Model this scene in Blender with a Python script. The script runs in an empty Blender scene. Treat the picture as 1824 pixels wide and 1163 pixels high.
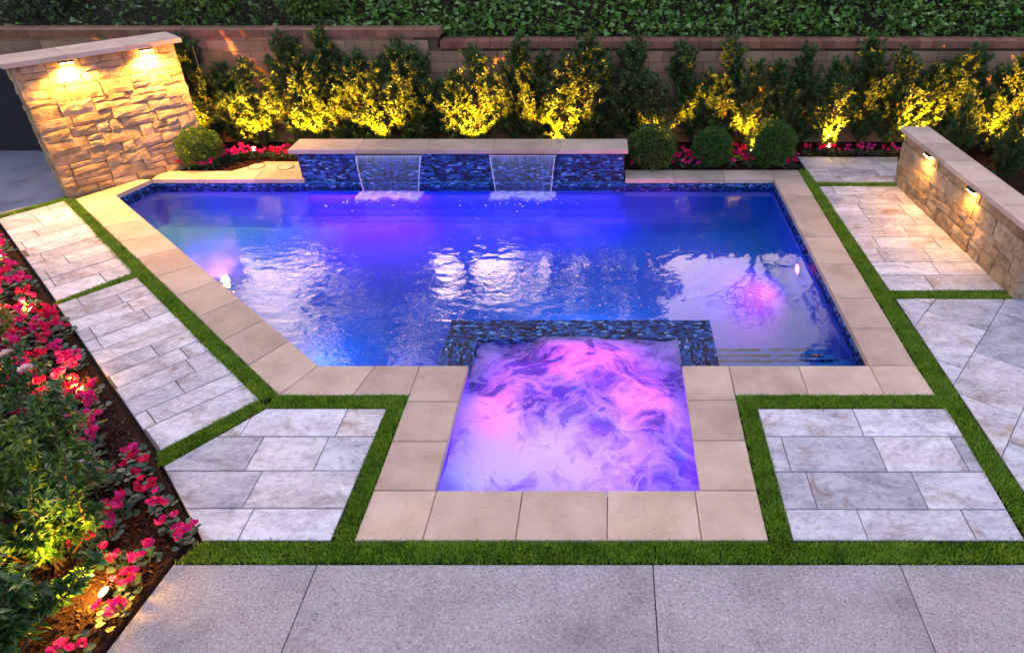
import bpy, bmesh, math, random
import numpy as np
from mathutils import Vector, Matrix
R = math.radians
random.seed(7); rng = np.random.default_rng(7)
S = bpy.context.scene
COL = S.collection

# ------------------------------------------------------------------ camera, sky, sun, exposure
CAM_H, PITCH, FPX, PX, PY = 4.2, R(33.6), 1272.0, 1080.0, 581.5
cam = bpy.data.cameras.new('camera'); camo = bpy.data.objects.new('camera', cam); COL.objects.link(camo)
cam.sensor_width = 36; cam.lens = 36 * FPX / 1824
cam.shift_x = -(PX - 912) / 1824
cam.clip_end = 400
camo.location = (0, 0, CAM_H); camo.rotation_euler = (R(90) - PITCH, 0, 0)
S.camera = camo

SUN_EL, SUN_ROT = R(14), R(-12)
w = bpy.data.worlds.new('World'); S.world = w; w.use_nodes = True
wn = w.node_tree.nodes; wl = w.node_tree.links
sky = wn.new('ShaderNodeTexSky'); sky.sky_type = 'NISHITA'; sky.sun_disc = False
sky.sun_elevation = SUN_EL; sky.sun_rotation = SUN_ROT; sky.dust_density = 7.0; sky.air_density = 1.0; sky.ozone_density = 1.0
tint = wn.new('ShaderNodeMix'); tint.data_type = 'RGBA'; tint.blend_type = 'MULTIPLY'; tint.inputs[0].default_value = 1; tint.inputs[7].default_value = (1.10, .98, 1.06, 1)   # mauve dusk haze over the whole sky
wl.new(sky.outputs[0], tint.inputs[6]); wl.new(tint.outputs[2], wn['Background'].inputs[0]); wn['Background'].inputs[1].default_value = 0.11
sun = bpy.data.lights.new('sun', 'SUN'); suno = bpy.data.objects.new('sun', sun); COL.objects.link(suno)
sun.energy = 0.5; sun.angle = R(10); sun.color = (1, .86, .72)
suno.rotation_euler = (R(90) - SUN_EL, 0, R(180) - SUN_ROT)      # low dusk sun beyond the hillside
S.view_settings.view_transform = 'Standard'; S.view_settings.look = 'None'
S.view_settings.exposure = 2.6; S.view_settings.gamma = 1
S.cycles.use_denoising = True
S.cycles.max_bounces = 8; S.cycles.transparent_max_bounces = 24
S.cycles.caustics_reflective = False; S.cycles.caustics_refractive = False
S.cycles.sample_clamp_indirect = 6

c_, s_ = math.cos(PITCH), math.sin(PITCH)
def at(x, y, z=0.0):
    """surveyed point of the garden at height z"""
    u = (x - PX) / FPX; v = (y - PY) / FPX
    k = (CAM_H - z) / (c_ * v + s_)
    return Vector((u * k, (c_ - s_ * v) * k, z))

# ------------------------------------------------------------------ materials
def new_mat(name):
    m = bpy.data.materials.new(name); m.use_nodes = True
    nt = m.node_tree; b = nt.nodes['Principled BSDF']
    return m, nt, b
def N(nt, t, **kw):
    n = nt.nodes.new(t)
    for k, v in kw.items():
        if k.startswith('_'): setattr(n, k[1:], v)
        else: n.inputs[k].default_value = v
    return n
def ramp(nt, fac, stops, interp='LINEAR'):
    r = nt.nodes.new('ShaderNodeValToRGB'); r.color_ramp.interpolation = interp
    el = r.color_ramp.elements
    while len(el) < len(stops): el.new(.5)
    for e, (p, c) in zip(el, stops):
        e.position = p; e.color = (c[0], c[1], c[2], 1) if not isinstance(c, (int, float)) else (c, c, c, 1)
    nt.links.new(fac, r.inputs[0]); return r.outputs[0]
def mixc(nt, fac, a, b, mode='MIX'):
    n = nt.nodes.new('ShaderNodeMix'); n.data_type = 'RGBA'; n.blend_type = mode
    for sock, v in ((n.inputs[0], fac), (n.inputs[6], a), (n.inputs[7], b)):
        if hasattr(v, 'node'): nt.links.new(v, sock)
        elif isinstance(v, (int, float)): sock.default_value = v
        else: sock.default_value = (v[0], v[1], v[2], 1)
    return n.outputs[2]
def math_(nt, op, a, b=None):
    n = nt.nodes.new('ShaderNodeMath'); n.operation = op
    for i, v in enumerate((a, b)):
        if v is None: continue
        if hasattr(v, 'node'): nt.links.new(v, n.inputs[i])
        else: n.inputs[i].default_value = v
    return n.outputs[0]
def coords(nt, kind='Object', rnd_offset=False, scale=(1, 1, 1), rot=(0, 0, 0)):
    tc = nt.nodes.new('ShaderNodeTexCoord'); out = tc.outputs[kind]
    if rnd_offset:
        oi = nt.nodes.new('ShaderNodeObjectInfo')
        sc = nt.nodes.new('ShaderNodeVectorMath'); sc.operation = 'SCALE'; sc.inputs[0].default_value = (37, 61, 23)
        nt.links.new(oi.outputs['Random'], sc.inputs['Scale'])
        ad = nt.nodes.new('ShaderNodeVectorMath'); ad.operation = 'ADD'
        nt.links.new(out, ad.inputs[0]); nt.links.new(sc.outputs[0], ad.inputs[1]); out = ad.outputs[0]
    mp = nt.nodes.new('ShaderNodeMapping'); mp.inputs['Scale'].default_value = scale; mp.inputs['Rotation'].default_value = rot
    nt.links.new(out, mp.inputs[0]); return mp.outputs[0]
def noise(nt, vec, scale, detail=4, rough=.55, dist=0, out='Fac'):
    n = nt.nodes.new('ShaderNodeTexNoise'); nt.links.new(vec, n.inputs['Vector'])
    n.inputs['Scale'].default_value = scale; n.inputs['Detail'].default_value = detail
    n.inputs['Roughness'].default_value = rough; n.inputs['Distortion'].default_value = dist
    return n.outputs[out]
def bump(nt, h, strength, dist, normal=None):
    b = nt.nodes.new('ShaderNodeBump'); b.inputs['Strength'].default_value = strength; b.inputs['Distance'].default_value = dist
    nt.links.new(h, b.inputs['Height'])
    if normal is not None: nt.links.new(normal, b.inputs['Normal'])
    return b.outputs[0]
def obj_rand(nt):
    return nt.nodes.new('ShaderNodeObjectInfo').outputs['Random']
def island(nt):
    return nt.nodes.new('ShaderNodeNewGeometry').outputs['Random Per Island']

def mat_plain(name, col, rough=.6, metal=0, spec=.5):
    m, nt, b = new_mat(name); b.inputs['Base Color'].default_value = (*col, 1); b.inputs['Roughness'].default_value = rough
    b.inputs['Metallic'].default_value = metal; b.inputs['Specular IOR Level'].default_value = spec
    return m
def mat_paver():
    m, nt, b = new_mat('silver_stone'); L = nt.links
    v = coords(nt, 'Object', True)
    vs = coords(nt, 'Object', True, scale=(1, 2.2, 1), rot=(0, 0, .35))
    big = noise(nt, vs, 1.7, 6, .62, .9)
    col = ramp(nt, big, [(.28, (.25, .225, .25)), (.43, (.40, .38, .43)), (.58, (.54, .53, .59)), (.78, (.66, .65, .69))])
    vein = noise(nt, vs, 2.6, 8, .7, 1.6)
    vm = ramp(nt, vein, [(.47, 0), (.497, 1), (.503, 1), (.53, 0)])
    col = mixc(nt, math_(nt, 'MULTIPLY', vm, .45), col, (.66, .65, .67))
    rust = ramp(nt, noise(nt, v, 2.3, 7, .68, .5), [(.57, 0), (.68, .8)])
    col = mixc(nt, rust, col, (.30, .20, .16))
    dark = ramp(nt, noise(nt, vs, 4.2, 8, .72, .8), [(.56, 0), (.72, .7)])
    col = mixc(nt, dark, col, (.26, .24, .27))
    beige = ramp(nt, obj_rand(nt), [(.0, .0), (.55, .0), (.75, .5), (.9, .1)])
    col = mixc(nt, beige, col, mixc(nt, 1.0, col, (1.12, .98, .80), 'MULTIPLY'))
    col = mixc(nt, 1.0, col, ramp(nt, noise(nt, v, 16, 6, .72, .3), [(.30, .62), (.48, 1.0), (.70, 1.12)]), 'MULTIPLY')
    hsv = nt.nodes.new('ShaderNodeHueSaturation'); L.new(col, hsv.inputs['Color'])
    mr = nt.nodes.new('ShaderNodeMapRange'); L.new(obj_rand(nt), mr.inputs[0]); mr.inputs[3].default_value = .76; mr.inputs[4].default_value = 1.2
    L.new(mr.outputs[0], hsv.inputs['Value'])
    L.new(hsv.outputs[0], b.inputs['Base Color'])
    b.inputs['Roughness'].default_value = .62; b.inputs['Specular IOR Level'].default_value = .3
    L.new(bump(nt, noise(nt, v, 9, 8, .7), .5, .012), b.inputs['Normal'])
    return m
def mat_coping():
    m, nt, b = new_mat('sandstone_coping'); L = nt.links
    v = coords(nt, 'Object', True)
    col = ramp(nt, noise(nt, v, 2.5, 5, .6), [(.3, (.46, .33, .24)), (.55, (.58, .43, .32)), (.75, (.64, .495, .385))])
    spk = ramp(nt, noise(nt, v, 160, 2, .6), [(.30, .78), (.5, 1.0), (.75, 1.08)])
    col = mixc(nt, 1.0, col, spk, 'MULTIPLY')
    stain = ramp(nt, noise(nt, v, 1.2, 6, .7), [(.52, 0), (.72, .55)])
    col = mixc(nt, stain, col, (.36, .25, .18))
    hsv = nt.nodes.new('ShaderNodeHueSaturation'); L.new(col, hsv.inputs['Color'])
    mr = nt.nodes.new('ShaderNodeMapRange'); L.new(obj_rand(nt), mr.inputs[0]); mr.inputs[3].default_value = .82; mr.inputs[4].default_value = 1.12
    L.new(mr.outputs[0], hsv.inputs['Value']); L.new(hsv.outputs[0], b.inputs['Base Color'])
    b.inputs['Roughness'].default_value = .8; b.inputs['Specular IOR Level'].default_value = .2
    L.new(bump(nt, noise(nt, v, 90, 4, .7), .35, .004), b.inputs['Normal'])
    return m
def mat_concrete(name='salt_concrete', base=(.345, .315, .325)):
    m, nt, b = new_mat(name); L = nt.links
    v = coords(nt, 'Object', True)
    col = ramp(nt, noise(nt, v, 1.6, 7, .65), [(.25, tuple(x * .58 for x in base)), (.5, base), (.8, tuple(x * 1.25 for x in base))])
    warm = ramp(nt, noise(nt, v, .9, 4, .6), [(.5, 0), (.72, .45)])
    col = mixc(nt, warm, col, (base[0] * 1.12, base[1] * 1.0, base[2] * .86))
    spk = noise(nt, v, 60, 4, .75)
    col = mixc(nt, 1.0, col, ramp(nt, spk, [(.30, .35), (.45, .92), (.58, 1.06), (.70, 1.7)]), 'MULTIPLY')
    L.new(col, b.inputs['Base Color']); b.inputs['Roughness'].default_value = .85; b.inputs['Specular IOR Level'].default_value = .2
    L.new(bump(nt, spk, .5, .006), b.inputs['Normal'])
    return m
def mat_limestone():
    m, nt, b = new_mat('split_limestone'); L = nt.links
    v = coords(nt, 'Object', True)
    r = obj_rand(nt)
    base = ramp(nt, r, [(0, (.36, .235, .12)), (.3, (.48, .345, .19)), (.6, (.40, .265, .14)), (.8, (.53, .40, .25)), (1, (.44, .30, .18))])
    n1 = noise(nt, v, 5, 8, .7, .6)
    col = mixc(nt, 1.0, base, ramp(nt, n1, [(.3, .38), (.48, .95), (.7, 1.35)]), 'MULTIPLY')
    rust = ramp(nt, noise(nt, v, 9, 6, .7), [(.52, 0), (.68, .7)])
    col = mixc(nt, rust, col, (.28, .14, .06))
    L.new(col, b.inputs['Base Color']); b.inputs['Roughness'].default_value = .85; b.inputs['Specular IOR Level'].default_value = .2
    n2 = noise(nt, v, 14, 10, .72, .5)
    L.new(bump(nt, n2, .8, .05), b.inputs['Normal'])
    return m
def mat_block(name, c1, c2):
    m, nt, b = new_mat(name); L = nt.links
    v = coords(nt, 'Object', True)
    col = ramp(nt, noise(nt, v, 3, 6, .65), [(.3, c1), (.7, c2)])
    hsv = nt.nodes.new('ShaderNodeHueSaturation'); L.new(col, hsv.inputs['Color'])
    mr = nt.nodes.new('ShaderNodeMapRange'); L.new(obj_rand(nt), mr.inputs[0]); mr.inputs[3].default_value = .75; mr.inputs[4].default_value = 1.15
    L.new(mr.outputs[0], hsv.inputs['Value']); L.new(hsv.outputs[0], b.inputs['Base Color'])
    b.inputs['Roughness'].default_value = .9; b.inputs['Specular IOR Level'].default_value = .15
    L.new(bump(nt, noise(nt, v, 40, 6, .7), .6, .012), b.inputs['Normal'])
    return m
def mat_mosaic():
    m, nt, b = new_mat('glass_mosaic'); L = nt.links
    col = ramp(nt, island(nt), [(0, (.005, .006, .02)), (.22, (.008, .014, .06)), (.45, (.014, .038, .17)), (.66, (.022, .075, .32)), (.84, (.04, .13, .42)), (.94, (.08, .21, .55)), (1, (.26, .42, .70))])
    L.new(col, b.inputs['Base Color']); b.inputs['Roughness'].default_value = .2; b.inputs['Specular IOR Level'].default_value = .2
    v = coords(nt, 'Object')
    L.new(bump(nt, noise(nt, v, 18, 3, .6), .12, .02), b.inputs['Normal'])
    return m
def mat_leaf(name, stops, rough=.4, trans=.25, spec=.4, patch=None):
    m, nt, b = new_mat(name); L = nt.links
    col = ramp(nt, island(nt), stops)
    if patch: col = mixc(nt, 1.0, col, ramp(nt, noise(nt, coords(nt, 'Object'), patch, 4, .65), [(.33, (.62, .66, .6)), (.5, (1, 1, 1)), (.7, (1.35, 1.18, 1.2))]), 'MULTIPLY')
    L.new(col, b.inputs['Base Color']); b.inputs['Roughness'].default_value = rough; b.inputs['Specular IOR Level'].default_value = spec
    tr = nt.nodes.new('ShaderNodeBsdfTranslucent'); L.new(mixc(nt, 1.0, col, (1.3, 1.25, .5), 'MULTIPLY'), tr.inputs[0])
    mx = nt.nodes.new('ShaderNodeMixShader'); mx.inputs[0].default_value = trans
    L.new(b.outputs[0], mx.inputs[1]); L.new(tr.outputs[0], mx.inputs[2])
    L.new(mx.outputs[0], nt.nodes['Material Output'].inputs[0])
    return m
def mat_emit(name, col, strength):
    m, nt, b = new_mat(name); b.inputs['Base Color'].default_value = (*col, 1)
    b.inputs['Emission Color'].default_value = (*col, 1); b.inputs['Emission Strength'].default_value = strength
    return m
def mat_plaster():
    m, nt, b = new_mat('blue_plaster'); L = nt.links
    v = coords(nt, 'Object')
    col = ramp(nt, noise(nt, v, 60, 3, .7), [(.3, (.022, .15, .48)), (.5, (.032, .20, .60)), (.75, (.06, .28, .68))])
    col = mixc(nt, 1.0, col, ramp(nt, noise(nt, v, 1.1, 4, .6), [(.3, .85), (.7, 1.1)]), 'MULTIPLY')
    L.new(col, b.inputs['Base Color']); b.inputs['Roughness'].default_value = .7; b.inputs['Specular IOR Level'].default_value = .1
    return m
def mat_water():
    m, nt, b = new_mat('pool_water'); L = nt.links
    nt.nodes.remove(b)
    v = coords(nt, 'Object')
    v2 = coords(nt, 'Object', scale=(1, 1.6, 1), rot=(0, 0, .4))
    n1 = noise(nt, v2, 1.6, 2, .5, .3)
    n2 = noise(nt, v2, 6.0, 3, .55, .6)
    patch = ramp(nt, noise(nt, v, .55, 2, .5), [(.40, .12), (.62, 1)])
    sx = nt.nodes.new('ShaderNodeSeparateXYZ'); L.new(v, sx.inputs[0])
    calm = nt.nodes.new('ShaderNodeMapRange'); L.new(sx.outputs[0], calm.inputs[0]); calm.inputs[1].default_value = -1.0; calm.inputs[2].default_value = 1.2; calm.inputs[3].default_value = 1; calm.inputs[4].default_value = .12
    patch = math_(nt, 'MULTIPLY', patch, calm.outputs[0])
    h = math_(nt, 'ADD', math_(nt, 'MULTIPLY', math_(nt, 'MULTIPLY', n1, calm.outputs[0]), .006), math_(nt, 'MULTIPLY', math_(nt, 'MULTIPLY', n2, patch), .0065))
    for cx in (-3.3, -1.27):                                      # rings spreading from the two falls
        mp = nt.nodes.new('ShaderNodeMapping'); mp.inputs['Location'].default_value = (-cx, -10.22, 0)
        tc = nt.nodes.new('ShaderNodeTexCoord'); L.new(tc.outputs['Object'], mp.inputs[0])
        ln = nt.nodes.new('ShaderNodeVectorMath'); ln.operation = 'LENGTH'; L.new(mp.outputs[0], ln.inputs[0])
        wob = math_(nt, 'ADD', ln.outputs['Value'], math_(nt, 'MULTIPLY', n1, .35))
        sw = math_(nt, 'SINE', math_(nt, 'MULTIPLY', wob, 30.0))
        fall = math_(nt, 'DIVIDE', .0003, math_(nt, 'ADD', math_(nt, 'MULTIPLY', ln.outputs['Value'], .45), .35))
        h = math_(nt, 'ADD', h, math_(nt, 'MULTIPLY', sw, fall))
    nrm = bump(nt, h, 1.0, 1.0)
    fr = N(nt, 'ShaderNodeFresnel', IOR=1.345); L.new(nrm, fr.inputs['Normal'])
    tr = nt.nodes.new('ShaderNodeBsdfTransparent'); tr.inputs[0].default_value = (.80, .90, 1, 1)
    gl = nt.nodes.new('ShaderNodeBsdfGlossy'); gl.inputs['Roughness'].default_value = .015; L.new(nrm, gl.inputs['Normal'])
    mx = nt.nodes.new('ShaderNodeMixShader'); L.new(fr.outputs[0], mx.inputs[0]); L.new(tr.outputs[0], mx.inputs[1]); L.new(gl.outputs[0], mx.inputs[2])
    L.new(mx.outputs[0], nt.nodes['Material Output'].inputs[0])
    return m
def mat_foam(name, cover, scale, dist, thick=.92, through=.80, fade=False):
    """aerated water: white froth that light passes through, clear water between"""
    m, nt, b = new_mat(name); L = nt.links; nt.nodes.remove(b)
    v = coords(nt, 'Object')
    warp = nt.nodes.new('ShaderNodeVectorMath'); warp.operation = 'MULTIPLY_ADD'
    nz = noise(nt, v, scale * .55, 3, .5, 0, 'Color'); L.new(nz, warp.inputs[0]); warp.inputs[1].default_value = (dist,) * 3; L.new(v, warp.inputs[2])
    wv = warp.outputs[0]
    a = noise(nt, wv, scale, 8, .58, .5)
    bm = noise(nt, wv, scale * 2.2, 6, .6, .8)
    ridge = math_(nt, 'SUBTRACT', 1, math_(nt, 'MULTIPLY', math_(nt, 'ABSOLUTE', math_(nt, 'SUBTRACT', bm, .5)), 6.0))
    ridge = math_(nt, 'MAXIMUM', ridge, 0)
    cov = math_(nt, 'ADD', a, math_(nt, 'MULTIPLY', ridge, .20))
    fac = ramp(nt, cov, [(cover[0], .05), (cover[1], .38), (cover[2], thick)])
    if fade:
        fa = nt.nodes.new('ShaderNodeAttribute'); fa.attribute_name = 'fade'
        fac = math_(nt, 'MULTIPLY', fac, ramp(nt, math_(nt, 'ADD', fa.outputs['Fac'], math_(nt, 'MULTIPLY', math_(nt, 'SUBTRACT', bm, .5), 1.1)), [(.12, 0), (.55, 1)]))
    df = nt.nodes.new('ShaderNodeBsdfDiffuse'); df.inputs[0].default_value = (.85, .87, .92, 1)
    tl = nt.nodes.new('ShaderNodeBsdfTranslucent'); tl.inputs[0].default_value = (.92, .92, .96, 1)
    fm = nt.nodes.new('ShaderNodeMixShader'); fm.inputs[0].default_value = through; L.new(df.outputs[0], fm.inputs[1]); L.new(tl.outputs[0], fm.inputs[2])
    tr = nt.nodes.new('ShaderNodeBsdfTransparent'); tr.inputs[0].default_value = (.85, .9, 1, 1)
    gl = nt.nodes.new('ShaderNodeBsdfGlossy'); gl.inputs['Roughness'].default_value = .08
    nrm = bump(nt, a, 1.0, .25); L.new(nrm, gl.inputs['Normal']); L.new(nrm, df.inputs['Normal'])
    fr = N(nt, 'ShaderNodeFresnel', IOR=1.33); L.new(nrm, fr.inputs['Normal'])
    wm = nt.nodes.new('ShaderNodeMixShader'); L.new(fr.outputs[0], wm.inputs[0]); L.new(tr.outputs[0], wm.inputs[1]); L.new(gl.outputs[0], wm.inputs[2])
    mx = nt.nodes.new('ShaderNodeMixShader'); L.new(fac, mx.inputs[0]); L.new(wm.outputs[0], mx.inputs[1]); L.new(fm.outputs[0], mx.inputs[2])
    L.new(mx.outputs[0], nt.nodes['Material Output'].inputs[0])
    return m
def mat_sheet():
    m, nt, b = new_mat('falling_water'); L = nt.links; nt.nodes.remove(b)
    v = coords(nt, 'Object', True, scale=(26, 2, .9))
    st = noise(nt, v, 1.0, 5, .6, .2)
    at_ = nt.nodes.new('ShaderNodeAttribute'); at_.attribute_name = 'froth'
    fac = math_(nt, 'MULTIPLY', ramp(nt, st, [(.40, .03), (.60, .30), (.78, .6)]), 1.0)
    fac = math_(nt, 'MINIMUM', math_(nt, 'ADD', math_(nt, 'MULTIPLY', fac, .38), at_.outputs['Fac']), .9)
    df = nt.nodes.new('ShaderNodeBsdfDiffuse'); df.inputs[0].default_value = (.75, .82, .95, 1)
    tl = nt.nodes.new('ShaderNodeBsdfTranslucent'); tl.inputs[0].default_value = (.75, .82, .95, 1)
    fm = nt.nodes.new('ShaderNodeMixShader'); fm.inputs[0].default_value = .5; L.new(df.outputs[0], fm.inputs[1]); L.new(tl.outputs[0], fm.inputs[2])
    tr = nt.nodes.new('ShaderNodeBsdfTransparent'); tr.inputs[0].default_value = (.93, .96, 1, 1)
    gl = nt.nodes.new('ShaderNodeBsdfGlossy'); gl.inputs['Roughness'].default_value = .06
    nrm = bump(nt, st, .5, .03); L.new(nrm, gl.inputs['Normal'])
    fr = N(nt, 'ShaderNodeFresnel', IOR=1.4); L.new(nrm, fr.inputs['Normal'])
    wm = nt.nodes.new('ShaderNodeMixShader'); L.new(fr.outputs[0], wm.inputs[0]); L.new(tr.outputs[0], wm.inputs[1]); L.new(gl.outputs[0], wm.inputs[2])
    mx = nt.nodes.new('ShaderNodeMixShader'); L.new(fac, mx.inputs[0]); L.new(wm.outputs[0], mx.inputs[1]); L.new(fm.outputs[0], mx.inputs[2])
    L.new(mx.outputs[0], nt.nodes['Material Output'].inputs[0])
    return m
def mat_mulch():
    m, nt, b = new_mat('bark_mulch'); L = nt.links
    v = coords(nt, 'Object')
    n = noise(nt, v, 30, 6, .7)
    L.new(ramp(nt, n, [(.3, (.012, .006, .004)), (.6, (.045, .020, .012)), (.8, (.08, .035, .02))]), b.inputs['Base Color'])
    b.inputs['Roughness'].default_value = .95; b.inputs['Specular IOR Level'].default_value = .1
    L.new(bump(nt, n, .9, .03), b.inputs['Normal'])
    return m
M = dict(
    paver=mat_paver(), coping=mat_coping(), concrete=mat_concrete(), path=mat_concrete('grey_path', (.24, .24, .26)),
    lime=mat_limestone(), block=mat_block('tan_block', (.31, .175, .095), (.45, .275, .16)), capbrick=mat_block('brown_brick', (.21, .09, .05), (.33, .16, .095)),
    gardenblock=mat_block('ochre_block', (.33, .22, .13), (.46, .33, .21)),
    mosaic=mat_mosaic(), plaster=mat_plaster(), water=mat_water(), grout=mat_plain('dark_grout', (.03, .035, .07), .8),
    mortar=mat_plain('mortar', (.13, .09, .055), .95, spec=.1), joint=mat_plain('joint_sand', (.13, .115, .11), .95, spec=.1),
    mulch=mat_mulch(), chip=mat_leaf('bark_chip', [(0, (.02, .01, .006)), (.6, (.06, .026, .015)), (1, (.13, .06, .035))], .9, 0, .1),
    turf=mat_leaf('turf_blade', [(0, (.075, .16, .012)), (.45, (.165, .33, .022)), (.8, (.26, .44, .035)), (1, (.38, .45, .10))], .5, .2, patch=5),
    turfbase=mat_plain('turf_base', (.02, .04, .008), .95, spec=.1),
    shrub=mat_leaf('shrub_leaf', [(0, (.034, .072, .020)), (.5, (.062, .12, .030)), (.85, (.10, .17, .040)), (1, (.15, .22, .06))], .38, .28),
    bark=mat_plain('bark', (.10, .065, .04), .9, spec=.15), stake=mat_plain('bamboo_stake', (.33, .25, .15), .7),
    box=mat_leaf('boxwood_leaf', [(0, (.028, .075, .010)), (.6, (.060, .135, .016)), (1, (.12, .22, .035))], .4, .2),
    ivy=mat_leaf('ivy_leaf', [(0, (.045, .11, .020)), (.5, (.125, .26, .045)), (.85, (.20, .37, .08)), (1, (.32, .46, .16))], .42, .2, patch=1.6),
    sage=mat_leaf('grey_green_leaf', [(0, (.04, .065, .025)), (.5, (.07, .10, .04)), (1, (.14, .18, .09))], .6, .2),
    bright=mat_leaf('bright_leaf', [(0, (.05, .11, .015)), (.5, (.10, .20, .025)), (1, (.18, .28, .04))], .45, .3),
    bush=mat_leaf('glossy_bush_leaf', [(0, (.018, .060, .015)), (.5, (.045, .12, .026)), (.85, (.08, .17, .035)), (1, (.14, .24, .06))], .35, .30, .5),
    tree=mat_leaf('tree_leaf', [(0, (.02, .05, .015)), (1, (.06, .11, .03))], .5, .2),
    cyl=mat_leaf('cyclamen_leaf', [(0, (.02, .055, .03)), (.6, (.045, .10, .06)), (1, (.11, .17, .12))], .5, .1),
    pink=mat_leaf('magenta_petal', [(0, (.45, .008, .13)), (.5, (.66, .015, .20)), (1, (.74, .05, .38))], .5, .35, .2),
    red=mat_leaf('crimson_petal', [(0, (.45, .006, .05)), (.6, (.64, .012, .10)), (1, (.72, .03, .18))], .5, .35, .2),
    rose=mat_leaf('pale_rose_petal', [(0, (.62, .40, .45)), (1, (.80, .66, .68))], .6, .3, .2),
    metal=mat_plain('dark_bronze', (.035, .028, .022), .4, .8), steel=mat_plain('steel_lip', (.55, .55, .58), .3, 1.0),
    warm=mat_emit('warm_lens', (1, .60, .18), 22), warm_wall=mat_emit('warm_wall_lens', (1, .52, .14), 22),
    soil=mat_plain('soil', (.04, .028, .018), .95, spec=.1), black=mat_plain('shadow_black', (.010, .010, .012), .7),
    foam=mat_foam('spa_froth', (.475, .58, .73), 1.3, .85), splash=mat_foam('fall_froth', (.22, .38, .55), 7, .1, .96, .25, True), sheet=mat_sheet(),
    drop=mat_plain('white_droplet', (.8, .82, .9), .2), lid=mat_plain('cream_lid', (.55, .47, .40), .6), lidring=mat_plain('dark_ring', (.10, .08, .07), .6),
)

# ------------------------------------------------------------------ object helpers
def link(name, me, mat=None, parent=None, loc=None, rot=None, kind=None, label=None, cat=None, group=None):
    o = bpy.data.objects.new(name, me); COL.objects.link(o)
    if me is not None and mat is not None and not me.materials: me.materials.append(mat)
    if parent is not None: o.parent = parent
    if loc is not None: o.location = loc
    if rot is not None: o.rotation_euler = rot
    if kind: o['kind'] = kind
    if label: o['label'] = label
    if cat: o['category'] = cat
    if group: o['group'] = group
    return o
def thing(name, loc, label, cat, group=None, rz=0):
    return link(name, None, loc=loc, rot=(0, 0, rz), label=label, cat=cat, group=group)
def structure(name, me, mat): return link(name, me, mat, kind='structure')
def mesh(name, verts, faces, smooth=False):
    me = bpy.data.meshes.new(name); me.from_pydata([tuple(v) for v in verts], [], faces); me.update()
    if smooth: me.polygons.foreach_set('use_smooth', [True] * len(me.polygons))
    return me
def np_mesh(name, V, Fa, smooth=False):
    """V (n,3), Fa (m,k) with constant k"""
    me = bpy.data.meshes.new(name); k = Fa.shape[1]; m = Fa.shape[0]
    me.vertices.add(len(V)); me.vertices.foreach_set('co', V.astype(np.float32).ravel())
    me.loops.add(m * k); me.loops.foreach_set('vertex_index', Fa.astype(np.int32).ravel())
    me.polygons.add(m); me.polygons.foreach_set('loop_start', np.arange(0, m * k, k, dtype=np.int32))
    me.polygons.foreach_set('loop_total', np.full(m, k, dtype=np.int32))
    if smooth: me.polygons.foreach_set('use_smooth', np.ones(m, dtype=bool))
    me.update(); me.validate(); return me
def area2(p): return sum(p[i][0] * p[(i + 1) % len(p)][1] - p[(i + 1) % len(p)][0] * p[i][1] for i in range(len(p))) / 2
def inset(poly, d):
    n = len(poly); out = []
    if area2(poly) < 0: poly = poly[::-1]
    for i in range(n):
        p0, p1, p2 = [Vector(poly[(i + k) % n][:2]) for k in (-1, 0, 1)]
        e1 = (p1 - p0).normalized(); e2 = (p2 - p1).normalized()
        n1 = Vector((-e1.y, e1.x)); n2 = Vector((-e2.y, e2.x))
        den = 1 + n1.dot(n2)
        out.append(p1 + (n1 + n2) * (d / max(den, .3)))
    return [(p.x, p.y) for p in out]
def prism(poly, z0, z1, ch=.005, gap=0.0, origin=None):
    if area2(poly) < 0: poly = poly[::-1]
    if gap: poly = inset(poly, gap)
    top = inset(poly, ch); n = len(poly)
    ox, oy = origin if origin else (0, 0)
    V = [(x - ox, y - oy, z0) for x, y in poly] + [(x - ox, y - oy, z1 - ch) for x, y in poly] + [(x - ox, y - oy, z1) for x, y in top]
    F = [tuple(range(n))[::-1], tuple(range(2 * n, 3 * n))]
    for i in range(n):
        j = (i + 1) % n
        F += [(i, j, n + j, n + i), (n + i, n + j, 2 * n + j, 2 * n + i)]
    return V, F
def slab_obj(name, poly, z0, z1, mat, parent=None, ch=.005, gap=0, **kw):
    cx = sum(p[0] for p in poly) / len(poly); cy = sum(p[1] for p in poly) / len(poly)
    V, F = prism(poly, z0, z1, ch, gap, (cx, cy))
    return link(name, mesh(name, V, F), mat, parent, loc=(cx, cy, 0), **kw)
def clip(poly, a, b):
    """keep the part of poly left of the line a->b"""
    out = []; n = len(poly)
    def sd(p): return (b[0] - a[0]) * (p[1] - a[1]) - (b[1] - a[1]) * (p[0] - a[0])
    for i in range(n):
        p, q = poly[i], poly[(i + 1) % n]; sp, sq = sd(p), sd(q)
        if sp >= 0: out.append(p)
        if (sp >= 0) != (sq >= 0):
            t = sp / (sp - sq); out.append((p[0] + t * (q[0] - p[0]), p[1] + t * (q[1] - p[1])))
    return out
def clip_to(poly, area):
    if area2(area) < 0: area = area[::-1]
    for i in range(len(area)):
        if len(poly) < 3: return []
        poly = clip(poly, area[i], area[(i + 1) % len(area)])
    return poly if len(poly) > 2 and abs(area2(poly)) > .004 else []
def clean(poly):
    out = []
    for p in poly:
        if not out or (abs(p[0] - out[-1][0]) + abs(p[1] - out[-1][1])) > .012: out.append(p)
    if len(out) > 1 and abs(out[0][0] - out[-1][0]) + abs(out[0][1] - out[-1][1]) < .012: out.pop()
    return out
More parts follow.
